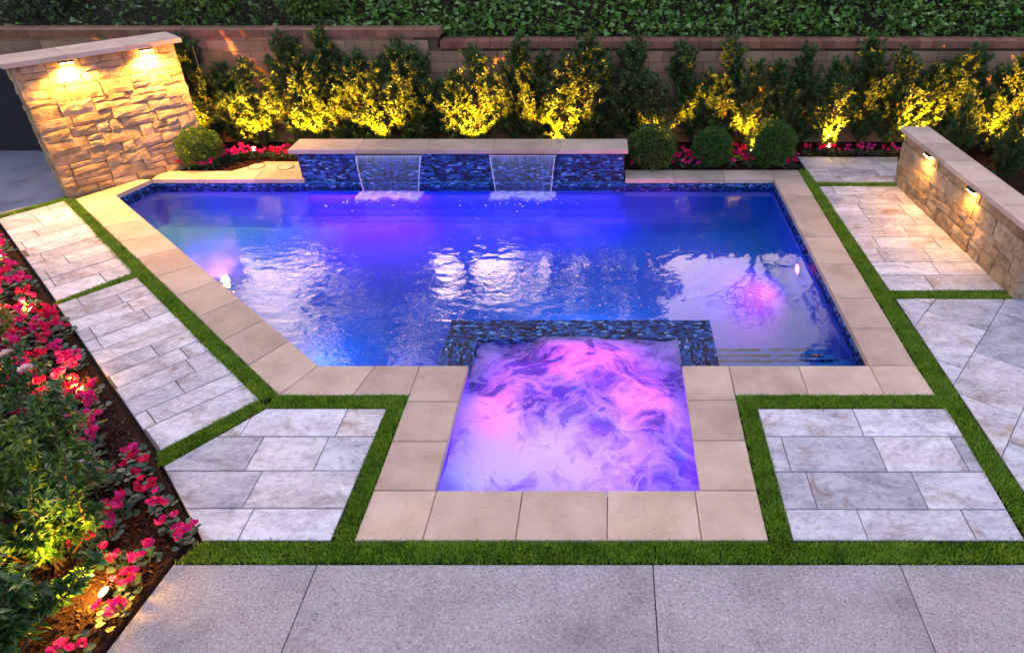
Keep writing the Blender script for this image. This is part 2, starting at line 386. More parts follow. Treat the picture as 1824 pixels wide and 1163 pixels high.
def bm_box(V, F, x0, x1, y0, y1, z0, z1):
    b = len(V)
    V += [(x0, y0, z0), (x1, y0, z0), (x1, y1, z0), (x0, y1, z0), (x0, y0, z1), (x1, y0, z1), (x1, y1, z1), (x0, y1, z1)]
    F += [tuple(b + i for i in f) for f in ((3, 2, 1, 0), (4, 5, 6, 7), (0, 1, 5, 4), (1, 2, 6, 5), (2, 3, 7, 6), (3, 0, 4, 7))]
def tube(V, F, pts, radii, n=6):
    b0 = len(V); rows = []
    for i, (p, r) in enumerate(zip(pts, radii)):
        p = Vector(p); q = Vector(pts[min(i + 1, len(pts) - 1)]) - Vector(pts[max(i - 1, 0)])
        q = q.normalized() if q.length > 1e-6 else Vector((0, 0, 1))
        a = q.orthogonal().normalized(); b = q.cross(a)
        rows.append([len(V) + k for k in range(n)])
        for k in range(n):
            t = 2 * math.pi * k / n; V.append(tuple(p + (a * math.cos(t) + b * math.sin(t)) * r))
    for r0, r1 in zip(rows, rows[1:]):
        for k in range(n): F.append((r0[k], r0[(k + 1) % n], r1[(k + 1) % n], r1[k]))
    F.append(tuple(rows[0][::-1])); F.append(tuple(rows[-1]))
def lathe(prof, n=16):
    V, F = [], []
    for r, z in prof:
        for k in range(n):
            t = 2 * math.pi * k / n; V.append((r * math.cos(t), r * math.sin(t), z))
    for i in range(len(prof) - 1):
        for k in range(n): F.append((i * n + k, i * n + (k + 1) % n, (i + 1) * n + (k + 1) % n, (i + 1) * n + k))
    F.append(tuple(range(n))[::-1]); F.append(tuple(range((len(prof) - 1) * n, len(prof) * n)))
    return V, F
LEAF_V = np.array([(0, 0, 0), (-.5, .42, .10), (.5, .42, .10), (0, 1, -.10), (0, .45, 0)], float)
LEAF_F = np.array([(0, 4, 1), (0, 2, 4), (1, 4, 3), (4, 2, 3)])
def leaves(P, D, size, width, name='leaf', V0=LEAF_V, F0=LEAF_F, spin=None, up=None):
    """scatter leaf shapes: base points P, pointing directions D"""
    n = len(P); D = D / np.linalg.norm(D, axis=1, keepdims=True)
    if up is None: up = rng.normal(size=(n, 3)) * .6 + np.array([0, 0, 1.0])
    X = np.cross(D, up); X /= np.linalg.norm(X, axis=1, keepdims=True) + 1e-9
    Z = np.cross(X, D)
    s = np.asarray(size).reshape(-1, 1, 1) * np.ones((n, 1, 1))
    loc = (X[:, None, :] * V0[None, :, 0:1] * width + D[:, None, :] * V0[None, :, 1:2] + Z[:, None, :] * V0[None, :, 2:3]) * s
    V = (P[:, None, :] + loc).reshape(-1, 3)
    F = (F0[None] + (np.arange(n) * len(V0))[:, None, None]).reshape(-1, F0.shape[1])
    return np_mesh(name, V, F)

# ------------------------------------------------------------------ layout (metres; coping top is z = 0, x right, y away from the house)
WATER = -.145
POOL = [(2.60, 5.60), (2.60, 10.45), (-7.02, 10.45), (-7.22, 9.80), (-2.82, 5.60), (-1.72, 5.60), (-1.72, 6.65), (1.15, 6.65), (1.15, 5.60)]
SPA = (-1.37, .76, 3.97, 6.27)         # x0 x1 y0 y1 of the spa water

# ground with a hole for the pool shell
bm = bmesh.new()
def loop(bm, pts, z):
    vs = [bm.verts.new((x, y, z)) for x, y in pts]
    return [bm.edges.new((vs[i], vs[(i + 1) % len(vs)])) for i in range(len(vs))]
hole = [(2.72, 5.45), (2.72, 10.62), (-7.12, 10.62), (-7.36, 9.80), (-2.9, 5.45), (-1.6, 5.45), (-1.6, 3.8), (1.0, 3.8), (1.0, 5.45)]
es = loop(bm, [(-80, -60), (80, -60), (80, 90), (-80, 90)], -.06) + loop(bm, hole, -.06)
bmesh.ops.triangle_fill(bm, edges=es, use_beauty=True)
for f in bm.faces:
    if f.normal.z < 0: f.normal_flip()
me = bpy.data.meshes.new('ground'); bm.to_mesh(me); bm.free()
structure('ground', me, M['soil'])

# hillside above the retaining wall
V, F = [], []
ys = [12.42, 12.8, 13.4, 14.4, 16, 18, 20, 22, 24, 30, 90]
zs = [1.45, 1.72, 2.15, 2.8, 3.7, 4.7, 5.7, 6.4, 6.6, 6.6, 6.6]
xs = np.linspace(-45, 45, 61)
for y, z in zip(ys, zs):
    for x in xs: V.append((x, y, z + (.12 * math.sin(x * 1.7 + y) + .1 * math.sin(x * .6 + 2 * y)) * (1 if 13 < y < 28 else 0)))
for j in range(len(ys) - 1):
    for i in range(60): F.append((j * 61 + i, j * 61 + i + 1, (j + 1) * 61 + i + 1, (j + 1) * 61 + i))
structure('hillside', mesh('hillside', V, F, True), M['soil'])

# ---- pool basin
V, F = [], []
def wall_loop(V, F, pts, zt, zb, close=True):
    b = len(V); n = len(pts)
    V += [(x, y, zt) for x, y in pts] + [(x, y, zb) for x, y in pts]
    for i in range(n if close else n - 1):
        j = (i + 1) % n; F.append((b + i, b + j, b + n + j, b + n + i))
    return b
DEPTH = -.74
n = len(POOL); rings = []
for ins, z in ((0, None), (0, DEPTH + .22), (.03, DEPTH + .11), (.10, DEPTH + .03), (.22, DEPTH)):
    P_ = inset(POOL, ins) if ins else POOL
    if ins: P_ = P_[0:n]
    rings.append(len(V)); V += [(x, y, z if z is not None else (-.16 if k in (5, 6, 7, 8) else -.06)) for k, (x, y) in enumerate(P_)]
for r0, r1 in zip(rings, rings[1:]):
    for k in range(n): F.append((r0 + k, r0 + (k + 1) % n, r1 + (k + 1) % n, r1 + k))
F.append(tuple(range(rings[-1], rings[-1] + n)))
structure('pool_basin', mesh('pool_basin', V, F, False), M['plaster'])
def struct_box(name, x0, x1, y0, y1, z0, z1, mat):
    V, F = prism([(x0, y0), (x1, y0), (x1, y1), (x0, y1)], z0, z1, .02)
    return structure(name, mesh(name, V, F), mat)
steps = []
for i, (y1, z1, x1) in enumerate(((6.10, -.26, 2.58), (6.33, -.36, 2.50), (6.58, -.46, 2.42))):
    steps.append(struct_box('pool_step', 1.155, x1, 5.604, y1, DEPTH + .003 + .001 * i, z1, M['plaster']))
# spa shell
sx0, sx1, sy0, sy1 = SPA
V, F = [], []
b = wall_loop(V, F, [(sx0, sy0), (sx1, sy0), (sx1, sy1), (sx0, sy1)], -.20, -.95); F.append((b + 4, b + 5, b + 6, b + 7))
wall_loop(V, F, [(sx0, 5.62), (sx0, sy0), (sx1, sy0), (sx1, 5.62)], -.06, -.20, False)
me = mesh('spa_basin', V, F)
structure('spa_basin', me, mat_plain('pale_spa_plaster', (.20, .07, .62), .7, spec=.1))

# ---- mosaic tiling: small glass tiles with recessed grout, joined
def mosaic(name, origin, ux, uy, w, h, tw, th, parent, keep=None, proud=.004, mat=None):
    """tiles over the rectangle origin + a*ux + b*uy; the tile normal is ux x uy"""
    o = np.array(origin, float); ux = np.array(ux, float); uy = np.array(uy, float); nz = np.cross(ux, uy)
    g = .0022; quads = []
    rows = max(1, int(round(h / th))); th = h / rows
    for r in range(rows):
        a = -random.random() * tw
        while a < w:
            l = tw * random.choice((.75, 1, 1, 1.3)); a0, a1 = max(a, 0) + g, min(a + l, w) - g; a += l
            if a1 - a0 < .006: continue
            if keep and not keep((a0 + a1) / 2, (r + .5) * th): continue
            quads.append((a0, a1, r * th + g, (r + 1) * th - g))
    Q = np.array(quads); n = len(Q); z = proud * (.8 + .4 * rng.random(n)); t = .3 * rng.normal(size=(n, 2)) * .004
    c = .002
    def pt(a, b, zz): return o + a[:, None] * ux + b[:, None] * uy + zz[:, None] * nz
    a0, a1, b0, b1 = Q.T; z0 = np.full(n, -.001)
    P = np.stack([pt(a0, b0, z0), pt(a1, b0, z0), pt(a1, b1, z0), pt(a0, b1, z0),
                  pt(a0 + c, b0 + c, z + t[:, 0]), pt(a1 - c, b0 + c, z - t[:, 0]), pt(a1 - c, b1 - c, z + t[:, 1]), pt(a0 + c, b1 - c, z - t[:, 1])], 1).reshape(-1, 3)
    f0 = np.array([(4, 5, 6, 7), (0, 1, 5, 4), (1, 2, 6, 5), (2, 3, 7, 6), (3, 0, 4, 7)])
    Fa = (f0[None] + (np.arange(n) * 8)[:, None, None]).reshape(-1, 4)
    ob = link(name, np_mesh(name, P, Fa), mat or M['mosaic'], parent, kind='stuff')
    return ob
# spillway wall round the back of the spa, at water level
DAM = -.128
dam = thing('spa_spillway_wall', (-.3, 6.4, DEPTH), 'low blue mosaic spillway wall wrapping the square spa inside the pool', 'spa wall')
dam_inv = Matrix.Translation((.3, -6.4, -DEPTH))
def under(o, parent):      # keep world placement under an unrotated parent
    o.parent = parent; o.matrix_parent_inverse = Matrix.Translation(-Vector(parent.location)); return o
V, F = [], []
bm_box(V, F, -1.715, 1.145, sy1 + .002, 6.645, DEPTH + .01, DAM - .004)
bm_box(V, F, -1.715, sx0 - .002, 5.45, sy1 + .001, DEPTH + .01, DAM - .004)
bm_box(V, F, sx1 + .002, 1.145, 5.45, sy1 + .001, DEPTH + .01, DAM - .004)
under(link('wall_core', mesh('wall_core', V, F), M['grout']), dam)
def dam_tiles(*a, **k): under(mosaic('mosaic_tile', *a, None, **k), dam)
dam_tiles((-1.715, sy1 + .002, DAM - .004), (1, 0, 0), (0, 1, 0), 2.86, 6.645 - sy1 - .002, .055, .027)
for xa, xb in ((-1.715, sx0 - .002), (sx1 + .002, 1.145)):
    dam_tiles((xb, 5.604, DAM - .004), (0, 1, 0), (-1, 0, 0), sy1 - 5.604, xb - xa, .055, .027)
for xa, wy in ((sx0 - .002, 1), (sx1 + .002, -1)):    # inner faces
    if wy == 1: dam_tiles((xa, 5.604, DAM - .304), (0, 1, 0), (0, 0, 1), sy1 - 5.604, .3, .055, .027)
    else: dam_tiles((xa, sy1, DAM - .304), (0, -1, 0), (0, 0, 1), sy1 - 5.604, .3, .055, .027)
dam_tiles((sx0, sy1 + .002, DAM - .304), (1, 0, 0), (0, 0, 1), sx1 - sx0, .3, .055, .027)
dam_tiles((1.145, 6.645, DAM - .304), (-1, 0, 0), (0, 0, 1), 2.86, .3, .055, .027)

# waterline tile band on the pool walls
band = thing('waterline_tile_band', (0, 8, -.3), 'blue mosaic waterline band just under the pool coping', 'tile band')
n = len(POOL)
for i, (p, q) in enumerate(zip(POOL, POOL[1:] + POOL[:1])):
    if i in (5, 6, 7): continue
    d = Vector(q) - Vector(p); L_ = d.length; d.normalize()
    nrm = Vector((-d.y, d.x))
    o = (p[0] + nrm.x * .004, p[1] + nrm.y * .004, -.22)
    # ux must run so that ux x z = inward normal (pool polygon is counter-clockwise, inward = left)
    q_ = (q[0] + nrm.x * .004, q[1] + nrm.y * .004, -.22)
    under(mosaic('mosaic_tile', q_, (-d.x, -d.y, 0), (0, 0, 1), L_, .15, .05, .025, None), band)
# tile lines on the step nosings
matte = mat_mosaic(); matte.name = 'matte_step_tile'; matte.node_tree.nodes['Principled BSDF'].inputs['Roughness'].default_value = .9; matte.node_tree.nodes['Principled BSDF'].inputs['Specular IOR Level'].default_value = 0
for st_, (y1, z1, x1) in zip(steps, ((6.10, -.26, 2.58), (6.33, -.36, 2.50), (6.58, -.46, 2.42))):
    mosaic('mosaic_tile', (1.17, y1 - .075, z1 + .001), (1, 0, 0), (0, 1, 0), x1 - 1.3, .06, .085, .03, st_, mat=matte)

# ---- water surfaces
V = [(x, y, WATER) for x, y in POOL]
structure('pool_water', mesh('pool_water', V, [tuple(range(len(V)))]), M['water'])
# spa water: churned surface
nx, ny = 90, 98
X, Y = np.meshgrid(np.linspace(sx0 + .001, sx1 - .001, nx), np.linspace(sy0 + .001, sy1 + .03, ny))
Z = np.full_like(X, -.112)
for k in range(26):
    a = rng.random() * 6.28; f = 3 + 15 * rng.random() ** 1.5; ph = rng.random() * 6.28
    Z += .030 / (1 + f * .35) * np.sin(f * (X * math.cos(a) + Y * math.sin(a)) + ph + 1.2 * np.sin(2.1 * X + 1.7 * Y + ph))
for (bx, by, r, h) in ((-.75, 5.5, .35, .05), (-.1, 5.6, .3, .045), (-.3, 4.6, .4, .06), (.3, 5.1, .35, .045), (-.9, 4.8, .3, .03)):
    Z += h * np.exp(-((X - bx) ** 2 + (Y - by) ** 2) / r ** 2)
Z = np.where(Y > sy1 - .06, np.minimum(Z, DAM + .012), Z)
idx = np.arange(nx * ny).reshape(ny, nx)
Fa = np.stack([idx[:-1, :-1], idx[:-1, 1:], idx[1:, 1:], idx[1:, :-1]], -1).reshape(-1, 4)
structure('spa_water', np_mesh('spa_water', np.stack([X, Y, Z], -1).reshape(-1, 3), Fa, True), M['foam'])

# ---- coping
coping = link('pool_coping', None, kind='structure')
def stones_along(inner0, inner1, outer0, outer1, lengths):
    """row of coping stones between an inner and an outer edge"""
    tot = sum(lengths); t = 0
    for L_ in lengths:
        t0, t1 = t / tot, (t + L_) / tot; t += L_
        lp = lambda a, b, u: (a[0] + (b[0] - a[0]) * u, a[1] + (b[1] - a[1]) * u)
        slab_obj('coping_stone', [lp(inner0, inner1, t0), lp(inner0, inner1, t1), lp(outer0, outer1, t1), lp(outer0, outer1, t0)], -.066, 0, M['coping'], coping, .006, .0028)
IO = .015   # overhang of the coping over the wall
stones_along((2.585, 5.63), (2.585, 10.42), (3.04, 5.63), (3.04, 10.42), [.66, .62, .79, .74, .73, .64, .62])      # right
stones_along((2.585, 10.42), (.29, 10.42), (2.585, 10.80), (.29, 10.80), [.76, .77, .76])                          # back right
slab_obj('coping_stone', [(2.585, 10.42), (3.04, 10.42), (3.04, 10.80), (2.585, 10.80)], -.066, 0, M['coping'], coping, .006, .0028)
slab_obj('coping_stone', [(2.585, 5.17), (3.06, 5.17), (3.04, 5.63), (2.585, 5.63)], -.066, 0, M['coping'], coping, .006, .0028)
stones_along((1.20, 5.63), (2.585, 5.63), (1.20, 5.17), (2.585, 5.17), [.68, .70])                                   # front right
stones_along((.745, 5.63), (.745, 3.985), (1.20, 5.63), (1.19, 3.985), [.53, .54, .575])                              # spa right
stones_along((-1.84, 3.985), (1.19, 3.985), (-1.85, 3.49), (1.19, 3.49), [.50, .68, .67, .69, .49])                   # spa front
stones_along((-1.355, 5.63), (-1.355, 3.985), (-1.83, 5.63), (-1.84, 3.985), [.55, .53, .565])                        # spa left
stones_along((-1.83, 5.63), (-2.83, 5.63), (-1.83, 5.17), (-3.04, 5.17), [.48, .62])                                  # front left
DI0, DI1, DO0, DO1 = (-2.83, 5.63), (-7.21, 9.81), (-3.04, 5.17), (-7.72, 9.66)
stones_along(DI0, DI1, DO0, DO1, [.62, .58, .60, .60, .58, .62, .60, .60, .62, .63])                                   # diagonal
slab_obj('coping_stone', [(-7.21, 9.81), (-7.01, 10.42), (-7.20, 10.40), (-7.72, 9.66)], -.066, 0, M['coping'], coping, .006, .0028)
stones_along((-7.01, 10.42), (-4.66, 10.42), (-7.0, 10.76), (-4.66, 10.76), [.82, .76, .77])                           # back left
slab_obj('coping_stone', [(-5.93, 10.76), (-4.74, 10.76), (-4.74, 11.17), (-5.55, 11.17)], -.066, 0, M['coping'], coping, .006, .0028)

# ---- stone paving panels: every stone its own piece
def panel(name, area, rows, angle, lens, mat=M['paver'], z1=0.0):
    P = link(name, None, kind='structure')
    ca, sa = math.cos(angle), math.sin(angle)
    o = area[0]
    loc = [((x - o[0]) * ca + (y - o[1]) * sa, -(x - o[0]) * sa + (y - o[1]) * ca) for x, y in area]
    u0, u1 = min(p[0] for p in loc), max(p[0] for p in loc); v0, v1 = min(p[1] for p in loc), max(p[1] for p in loc)
    v = v0; k = 0
    while v < v1 - .01:
        h = rows[k % len(rows)]; k += 1
        if v + h > v1 - .12: h = v1 - v + .01
        u = u0 - random.random() * lens[0]
        while u < u1:
            l = random.uniform(*lens); cell = [(u, v), (u + l, v), (u + l, v + h), (u, v + h)]; u += l
            c = clean(clip_to(cell, loc))
            if len(c) < 3 or abs(area2(c)) < .012: continue
            w = [(x * ca - y * sa + o[0], x * sa + y * ca + o[1]) for x, y in c]
            slab_obj('stone_paver', w, -.05, z1 + random.uniform(-.003, .003), mat, P, .005, .0034)
        v += h
    V, F = prism(area, -.055, -.006, .002)           # jointing sand bed under the stones
    link('joint_bed', mesh('joint_bed', V, F), M['joint'], P)
DIAG = math.atan2(9.6 - 5.12, -7.83 + 3.2)
panel('stone_paving', [(-7.83, 9.6), (-8.36, 8.98), (-6.17, 6.83), (-5.66, 7.49)], [.27, .30, .25], DIAG + math.pi / 2, (.55, 1.0))
panel('stone_paving', [(-5.57, 7.38), (-6.12, 6.76), (-3.77, 4.42), (-3.2, 5.11)], [.27, .26, .28], DIAG + math.pi / 2, (.5, .95))
panel('stone_paving', [(-3.08, 4.98), (-3.64, 4.25), (-2.96, 3.49), (-2.02, 3.49), (-1.99, 4.98)], [.31, .40, .41, .37], 0, (.45, .95))
panel('stone_paving', [(1.37, 3.49), (3.07, 3.49), (3.09, 4.98), (1.37, 4.98)], [.30, .40, .42, .37], 0, (.5, .95))
panel('stone_paving', [(3.2, 10.29), (4.42, 10.29), (6.0, 10.29), (6.0, 11.38), (3.15, 11.38)][0:2] + [(4.82, 11.38), (3.15, 11.38)], [.27, .28, .28], 0, (.55, .95))
panel('stone_paving', [(3.26, 7.07), (4.62, 7.07), (4.42, 10.14), (3.2, 10.14)], [.36, .33, .35, .34], 0, (.5, .9))
panel('stone_paving', [(3.30, 3.49), (6.5, 3.49), (6.5, 6.89), (3.27, 6.89)], [.62, .60], R(52), (.7, 1.0))

# concrete patio slabs
patio = link('concrete_patio', None, kind='structure')
for x0, x1 in ((None, -2.05), (-2.05, .33), (.33, 2.08), (2.08, 4.4), (4.4, 7)):
    poly = [(-3.07, 3.285), (-3.45, .4), (x1, .4), (x1, 3.285)] if x0 is None else [(x0, 3.285), (x0, .4), (x1, .4), (x1, 3.285)]
    slab_obj('concrete_slab', poly, -.06, -.004, M['concrete'], patio, .004, .0035)
# side path beyond the stone wall
slab_obj('side_path', [(-7.94, 9.74), (-8.48, 9.08), (-14, 5.3), (-14, 12.15), (-8.3, 12.15)], -.05, -.008, M['path'], kind='structure')

# ---- artificial turf joints
TURF = [
    [(-3.06, 3.30), (7, 3.30), (7, 3.475), (-2.96, 3.475)],
    [(1.205, 3.475), (1.36, 3.475), (1.36, 5.165), (1.215, 5.165)], [(1.36, 4.99), (3.10, 4.99), (3.065, 5.165), (1.36, 5.165)],
    [(-2.0, 3.475), (-1.86, 3.475), (-1.84, 5.165), (-1.98, 5.165)], [(-3.10, 4.99), (-1.98, 4.99), (-1.98, 5.165), (-3.05, 5.165)],
    [(3.10, 3.475), (3.28, 3.475), (3.19, 10.80), (3.05, 10.80), (3.065, 5.0)],
    [(3.20, 10.15), (4.40, 10.15), (4.40, 10.28), (3.19, 10.28)], [(3.24, 6.90), (4.62, 6.90), (4.61, 7.06), (3.24, 7.06)],
    [(-3.05, 5.165), (-3.21, 5.11), (-5.58, 7.38), (-7.86, 9.62), (-7.74, 9.67)],
    [(-5.57, 7.37), (-6.13, 6.77), (-6.18, 6.82), (-5.66, 7.50)],
    [(-3.10, 4.99), (-3.20, 5.11), (-3.77, 4.42), (-3.65, 4.25)],
    [(-7.83, 9.61), (-8.37, 8.99), (-8.46, 9.06), (-7.9, 9.72)],
]
turf = thing('turf_strips', (0, 0, 0), 'narrow green artificial turf strips between the paving panels', 'turf'); turf['kind'] = 'stuff'
V, F = [], []
pts = []
for poly in TURF:
    if area2(poly) < 0: poly = poly[::-1]
    b = len(V); V += [(x, y, -.022) for x, y in poly]; F.append(tuple(range(b, len(V))))
    tri = [(poly[0], poly[i], poly[i + 1]) for i in range(1, len(poly) - 1)]
    for a, b_, c in tri:
        A = abs(area2([a, b_, c])); n = int(A * 24000)
        r1 = np.sqrt(rng.random(n)); r2 = rng.random(n)
        pts.append((1 - r1)[:, None] * np.array(a) + (r1 * (1 - r2))[:, None] * np.array(b_) + (r1 * r2)[:, None] * np.array(c))
link('turf_backing', mesh('turf_backing', V, F), M['turfbase'], turf)
P2 = np.concatenate(pts); n = len(P2); P2 = P2 + rng.normal(size=(n, 2)) * .013
P3 = np.column_stack([P2, np.full(n, -.024)])
lean = np.column_stack([np.sin(P2[:, 0] * 5 + P2[:, 1] * 3), np.cos(P2[:, 1] * 6 - P2[:, 0] * 4)]) * .25
D = np.column_stack([rng.normal(size=(n, 2)) * .42 + lean, np.ones(n)])
BL_V = np.array([(-.5, 0, 0), (.5, 0, 0), (.35, .6, .05), (0, 1, .2), (-.35, .6, .05)], float); BL_F = np.array([(0, 1, 2), (0, 2, 4), (4, 2, 3)])
link('turf_blades', leaves(P3, D, .030 + .022 * rng.random(n), .17, 'turf_blades', BL_V, BL_F), M['turf'], turf, kind='stuff')

# ---- planting beds with bark mulch
def bed(name, poly, z=-.02):
    V, F = prism(poly, -.058, z, .03); structure(name, mesh(name, V, F), M['mulch'])
BED_L = [(-8.50, 9.03), (-8.35, 8.95), (-6.16, 6.77), (-3.79, 4.40), (-3.06, 3.60), (-3.09, 3.30), (-3.47, .4), (-9, .4), (-14, 4)]
bed('flower_bed', BED_L)
bed('flower_bed', [(-8.3, 12.2), (-7.9, 9.75), (-7.24, 10.42), (-7.02, 10.775), (-5.95, 10.775), (-5.57, 11.185), (-4.73, 11.185), (-4.73, 10.9), (.1, 10.9), (.1, 12.2)])
bed('flower_bed', [(.12, 10.82), (3.12, 10.82), (3.13, 11.40), (4.55, 11.40), (4.55, 10.2), (4.85, 6.9), (9.5, 6.9), (9.5, 12.2), (.12, 12.2)])
def chips(n, poly):
    xs = [p[0] for p in poly]; ys = [p[1] for p in poly]; out = []
    while len(out) < n:
        x, y = random.uniform(min(xs), max(xs)), random.uniform(min(ys), max(ys))
        ins = False
        for i in range(len(poly)):
            (x0, y0), (x1, y1) = poly[i], poly[(i + 1) % len(poly)]
            if (y0 > y) != (y1 > y) and x < (x1 - x0) * (y - y0) / (y1 - y0) + x0: ins = not ins
        if ins: out.append((x, y, -.018 + .012 * random.random()))
    return np.array(out)
cp = np.concatenate([chips(9000, [(-8.3, 8.7), (-6.2, 6.72), (-3.85, 4.38), (-3.12, 3.58), (-3.15, 3.3), (-3.35, 1.8), (-4.4, 1.8), (-4.6, 4.2), (-7.0, 6.4), (-9, 8.2)]),
                     chips(1500, [(.3, 10.9), (3.05, 10.9), (3.1, 11.45), (.3, 11.45)]), chips(900, [(-6.9, 10.85), (-5.9, 10.85), (-5.5, 11.3), (-6.7, 11.3)])])
D = np.column_stack([rng.normal(size=(len(cp), 2)), rng.normal(size=len(cp)) * .18 + .05])
link('mulch_chips', leaves(cp, D, .03 + .05 * rng.random(len(cp)), .28, 'mulch_chips'), M['chip'], kind='stuff', label='dark brown bark mulch chips covering the planting beds', cat='mulch')

# ---- stone walls
STONE_MESHES = {}
def stone_mesh(w, h, d):
    """split-faced stone: front at y=0 facing -y, centred in x and z"""
    nx_, nz_ = (5, 4) if w > .3 else (4, 4)
    V, F = [], []
    j = .004; off = -random.uniform(0, .013); tx = random.gauss(0, .03); tz = random.gauss(0, .05)
    for k in range(nz_):
        for i in range(nx_):
            x = -w / 2 + w * i / (nx_ - 1); z = -h / 2 + h * k / (nz_ - 1)
            edge = i in (0, nx_ - 1) or k in (0, nz_ - 1)
            y = off + tx * x + tz * z + random.uniform(-.0035, .0035) + (.007 if edge else 0)
            V.append((x + (random.uniform(-j, j) if edge else random.uniform(-.02, .02)), y, z + (random.uniform(-j, j) if edge else random.uniform(-.012, .012))))
    for k in range(nz_ - 1):
        for i in range(nx_ - 1): F.append((k * nx_ + i, k * nx_ + i + 1, (k + 1) * nx_ + i + 1, (k + 1) * nx_ + i))
    ring = [i for i in range(nx_)] + [k * nx_ + nx_ - 1 for k in range(1, nz_)] + [(nz_ - 1) * nx_ + i for i in range(nx_ - 2, -1, -1)] + [k * nx_ for k in range(nz_ - 2, 0, -1)]
    b = len(V)
    for r in ring: V.append((V[r][0], d, V[r][2]))
    m = len(ring)
    for i in range(m): F.append((ring[(i + 1) % m], ring[i], b + i, b + (i + 1) % m))
    return mesh('stone', V, F, False)
def ashlar(w, h, hs=(.13, .24), ls=(.18, .55)):
    """broken-course rectangles covering w x h"""
    out = []; z = 0
    while z < h - .02:
        H_ = random.uniform(hs[0] * 1.5, hs[1] * 1.25)
        if z + H_ > h - hs[0]: H_ = h - z
        x = 0
        while x < w - .02:
            l = random.uniform(*ls)
            if x + l > w - ls[0] * .7: l = w - x
            if H_ > hs[0] * 1.7 and random.random() < .55:
                c = random.uniform(.4, .6) * H_
                if l > ls[0] * 2.2 and random.random() < .5:
                    m = random.uniform(.4, .6) * l
                    out += [(x, z, l, c), (x, z + c, m, H_ - c), (x + m, z + c, l - m, H_ - c)]
                else: out += [(x, z, l, c), (x, z + c, l, H_ - c)]
            else: out.append((x, z, l, H_))
            x += l
        z += H_
    return out
def stone_face(parent, p0, p1, z0, z1, seed, hs=(.13, .24), ls=(.18, .55), depth=.09):
    """stones on the face from p0 to p1, outward to the right of p0->p1"""
    random.seed(seed)
    d = Vector((p1[0] - p0[0], p1[1] - p0[1])); L_ = d.length; d.normalize(); a = math.atan2(d.y, d.x)
    for (x, z, l, h) in ashlar(L_, z1 - z0, hs, ls):
        g = .0045
        o = link('stone', stone_mesh(l - 2 * g, h - 2 * g, depth), M['lime'], parent)
        o.location = (p0[0] + d.x * (x + l / 2) - parent.location.x, p0[1] + d.y * (x + l / 2) - parent.location.y, z0 + z + h / 2 - parent.location.z)
        o.rotation_euler = (0, 0, a)
def wall_quad(p0, p1, t):
    d = Vector((p1[0] - p0[0], p1[1] - p0[1])).normalized(); n = Vector((-d.y, d.x))   # back side is left of p0->p1
    return [p0, p1, (p1[0] + n.x * t, p1[1] + n.y * t), (p0[0] + n.x * t, p0[1] + n.y * t)]
def grow(poly, d): return inset(poly, -d)
def stone_wall(p0, p1, t, h, cap_t, over, label, seed, cap_lens, cap_rise=0, hs=(.13, .24), ls=(.18, .55)):
    w = thing('stone_wall', (p0[0], p0[1], -.05), label, 'stone wall')
    q = wall_quad(p0, p1, t)
    V, F = prism(inset(q, .03), -.05, h, .002)
    under(link('wall_core', mesh('wall_core', V, F), M['mortar']), w)
    for a, b in ((q[0], q[1]), (q[1], q[2]), (q[3], q[0])): stone_face(w, a, b, -.04, h - .002, seed + int(a[0] * 7), hs, ls)
    d = Vector((p1[0] - p0[0], p1[1] - p0[1])); L_ = d.length; d.normalize(); n = Vector((-d.y, d.x))
    tot = sum(cap_lens); s0 = -over
    for l in cap_lens:
        l_ = l / tot * (L_ + 2 * over); a, b = s0, s0 + l_; s0 = b
        P = [(p0[0] + d.x * u + n.x * v, p0[1] + d.y * u + n.y * v) for u, v in ((a, -over), (b, -over), (b, t + over), (a, t + over))]
        V, F = prism(P, h, h + cap_t, .006, .002)
        under(link('cap_stone', mesh('cap_stone', V, F), M['coping']), w)
    return w
LW0, LW1 = (-7.85, 9.72), (-6.45, 11.19)
stone_wall(LW0, LW1,   .42, 1.84, .065, .10, 'tall tan stone wall with two downlights at the pool corner', 11, [1, 1, 1], hs=(.095, .17), ls=(.16, .52))
RW0, RW1 = (4.38, 10.28), (4.59, 6.88)
# facing the pool: outward is the right-hand side of p0->p1 seen from above, so run from near to far reversed
stone_wall(RW0, RW1, .30, .785, .06, .06, 'low tan stone wall with pale cap beside the turf and paving', 31, [1, 1, 1, 1, 1])

# ---- retaining wall of concrete blocks behind the shrubs
rw = thing('retaining_wall', (0, 12.3, -.05), 'long tan block retaining wall with brown brick cap behind the shrubs', 'retaining wall')
STEP_X = -2.75
V, F = [], []; bm_box(V, F, -16, STEP_X, 12.26, 12.5, -.05, 1.70); bm_box(V, F, STEP_X, 14, 12.26, 12.5, -.05, 1.53)
under(link('wall_core', mesh('wall_core', V, F), M['mortar']), rw)
def bevel_block(w, d, h):
    V, F = prism([(-w / 2, 0), (w / 2, 0), (w / 2, d), (-w / 2, d)], 0, h, .006); return mesh('block', V, F)
bmesh_block = bevel_block(.442, .07, .162); bmesh_cap = bevel_block(.196, .34, .115)
for r in range(11):
    z = -.04 + r * .17
    x = -11.0 + (.225 if r % 2 else 0)
    while x < 9.6:
        if not (z + .1 > 1.53 and x > STEP_X - .2):
            o = link('block', bmesh_block, M['block'], rw, loc=(x, 12.2 + random.uniform(-.004, .004) - 12.3, z + .05))
        x += .45
x = -11.0
while x < 9.6:
    link('cap_brick', bmesh_cap, M['capbrick'], rw, loc=(x, 12.175 - 12.3 + random.uniform(-.004, .004), (1.705 if x < STEP_X else 1.535) + .05)); x += .2

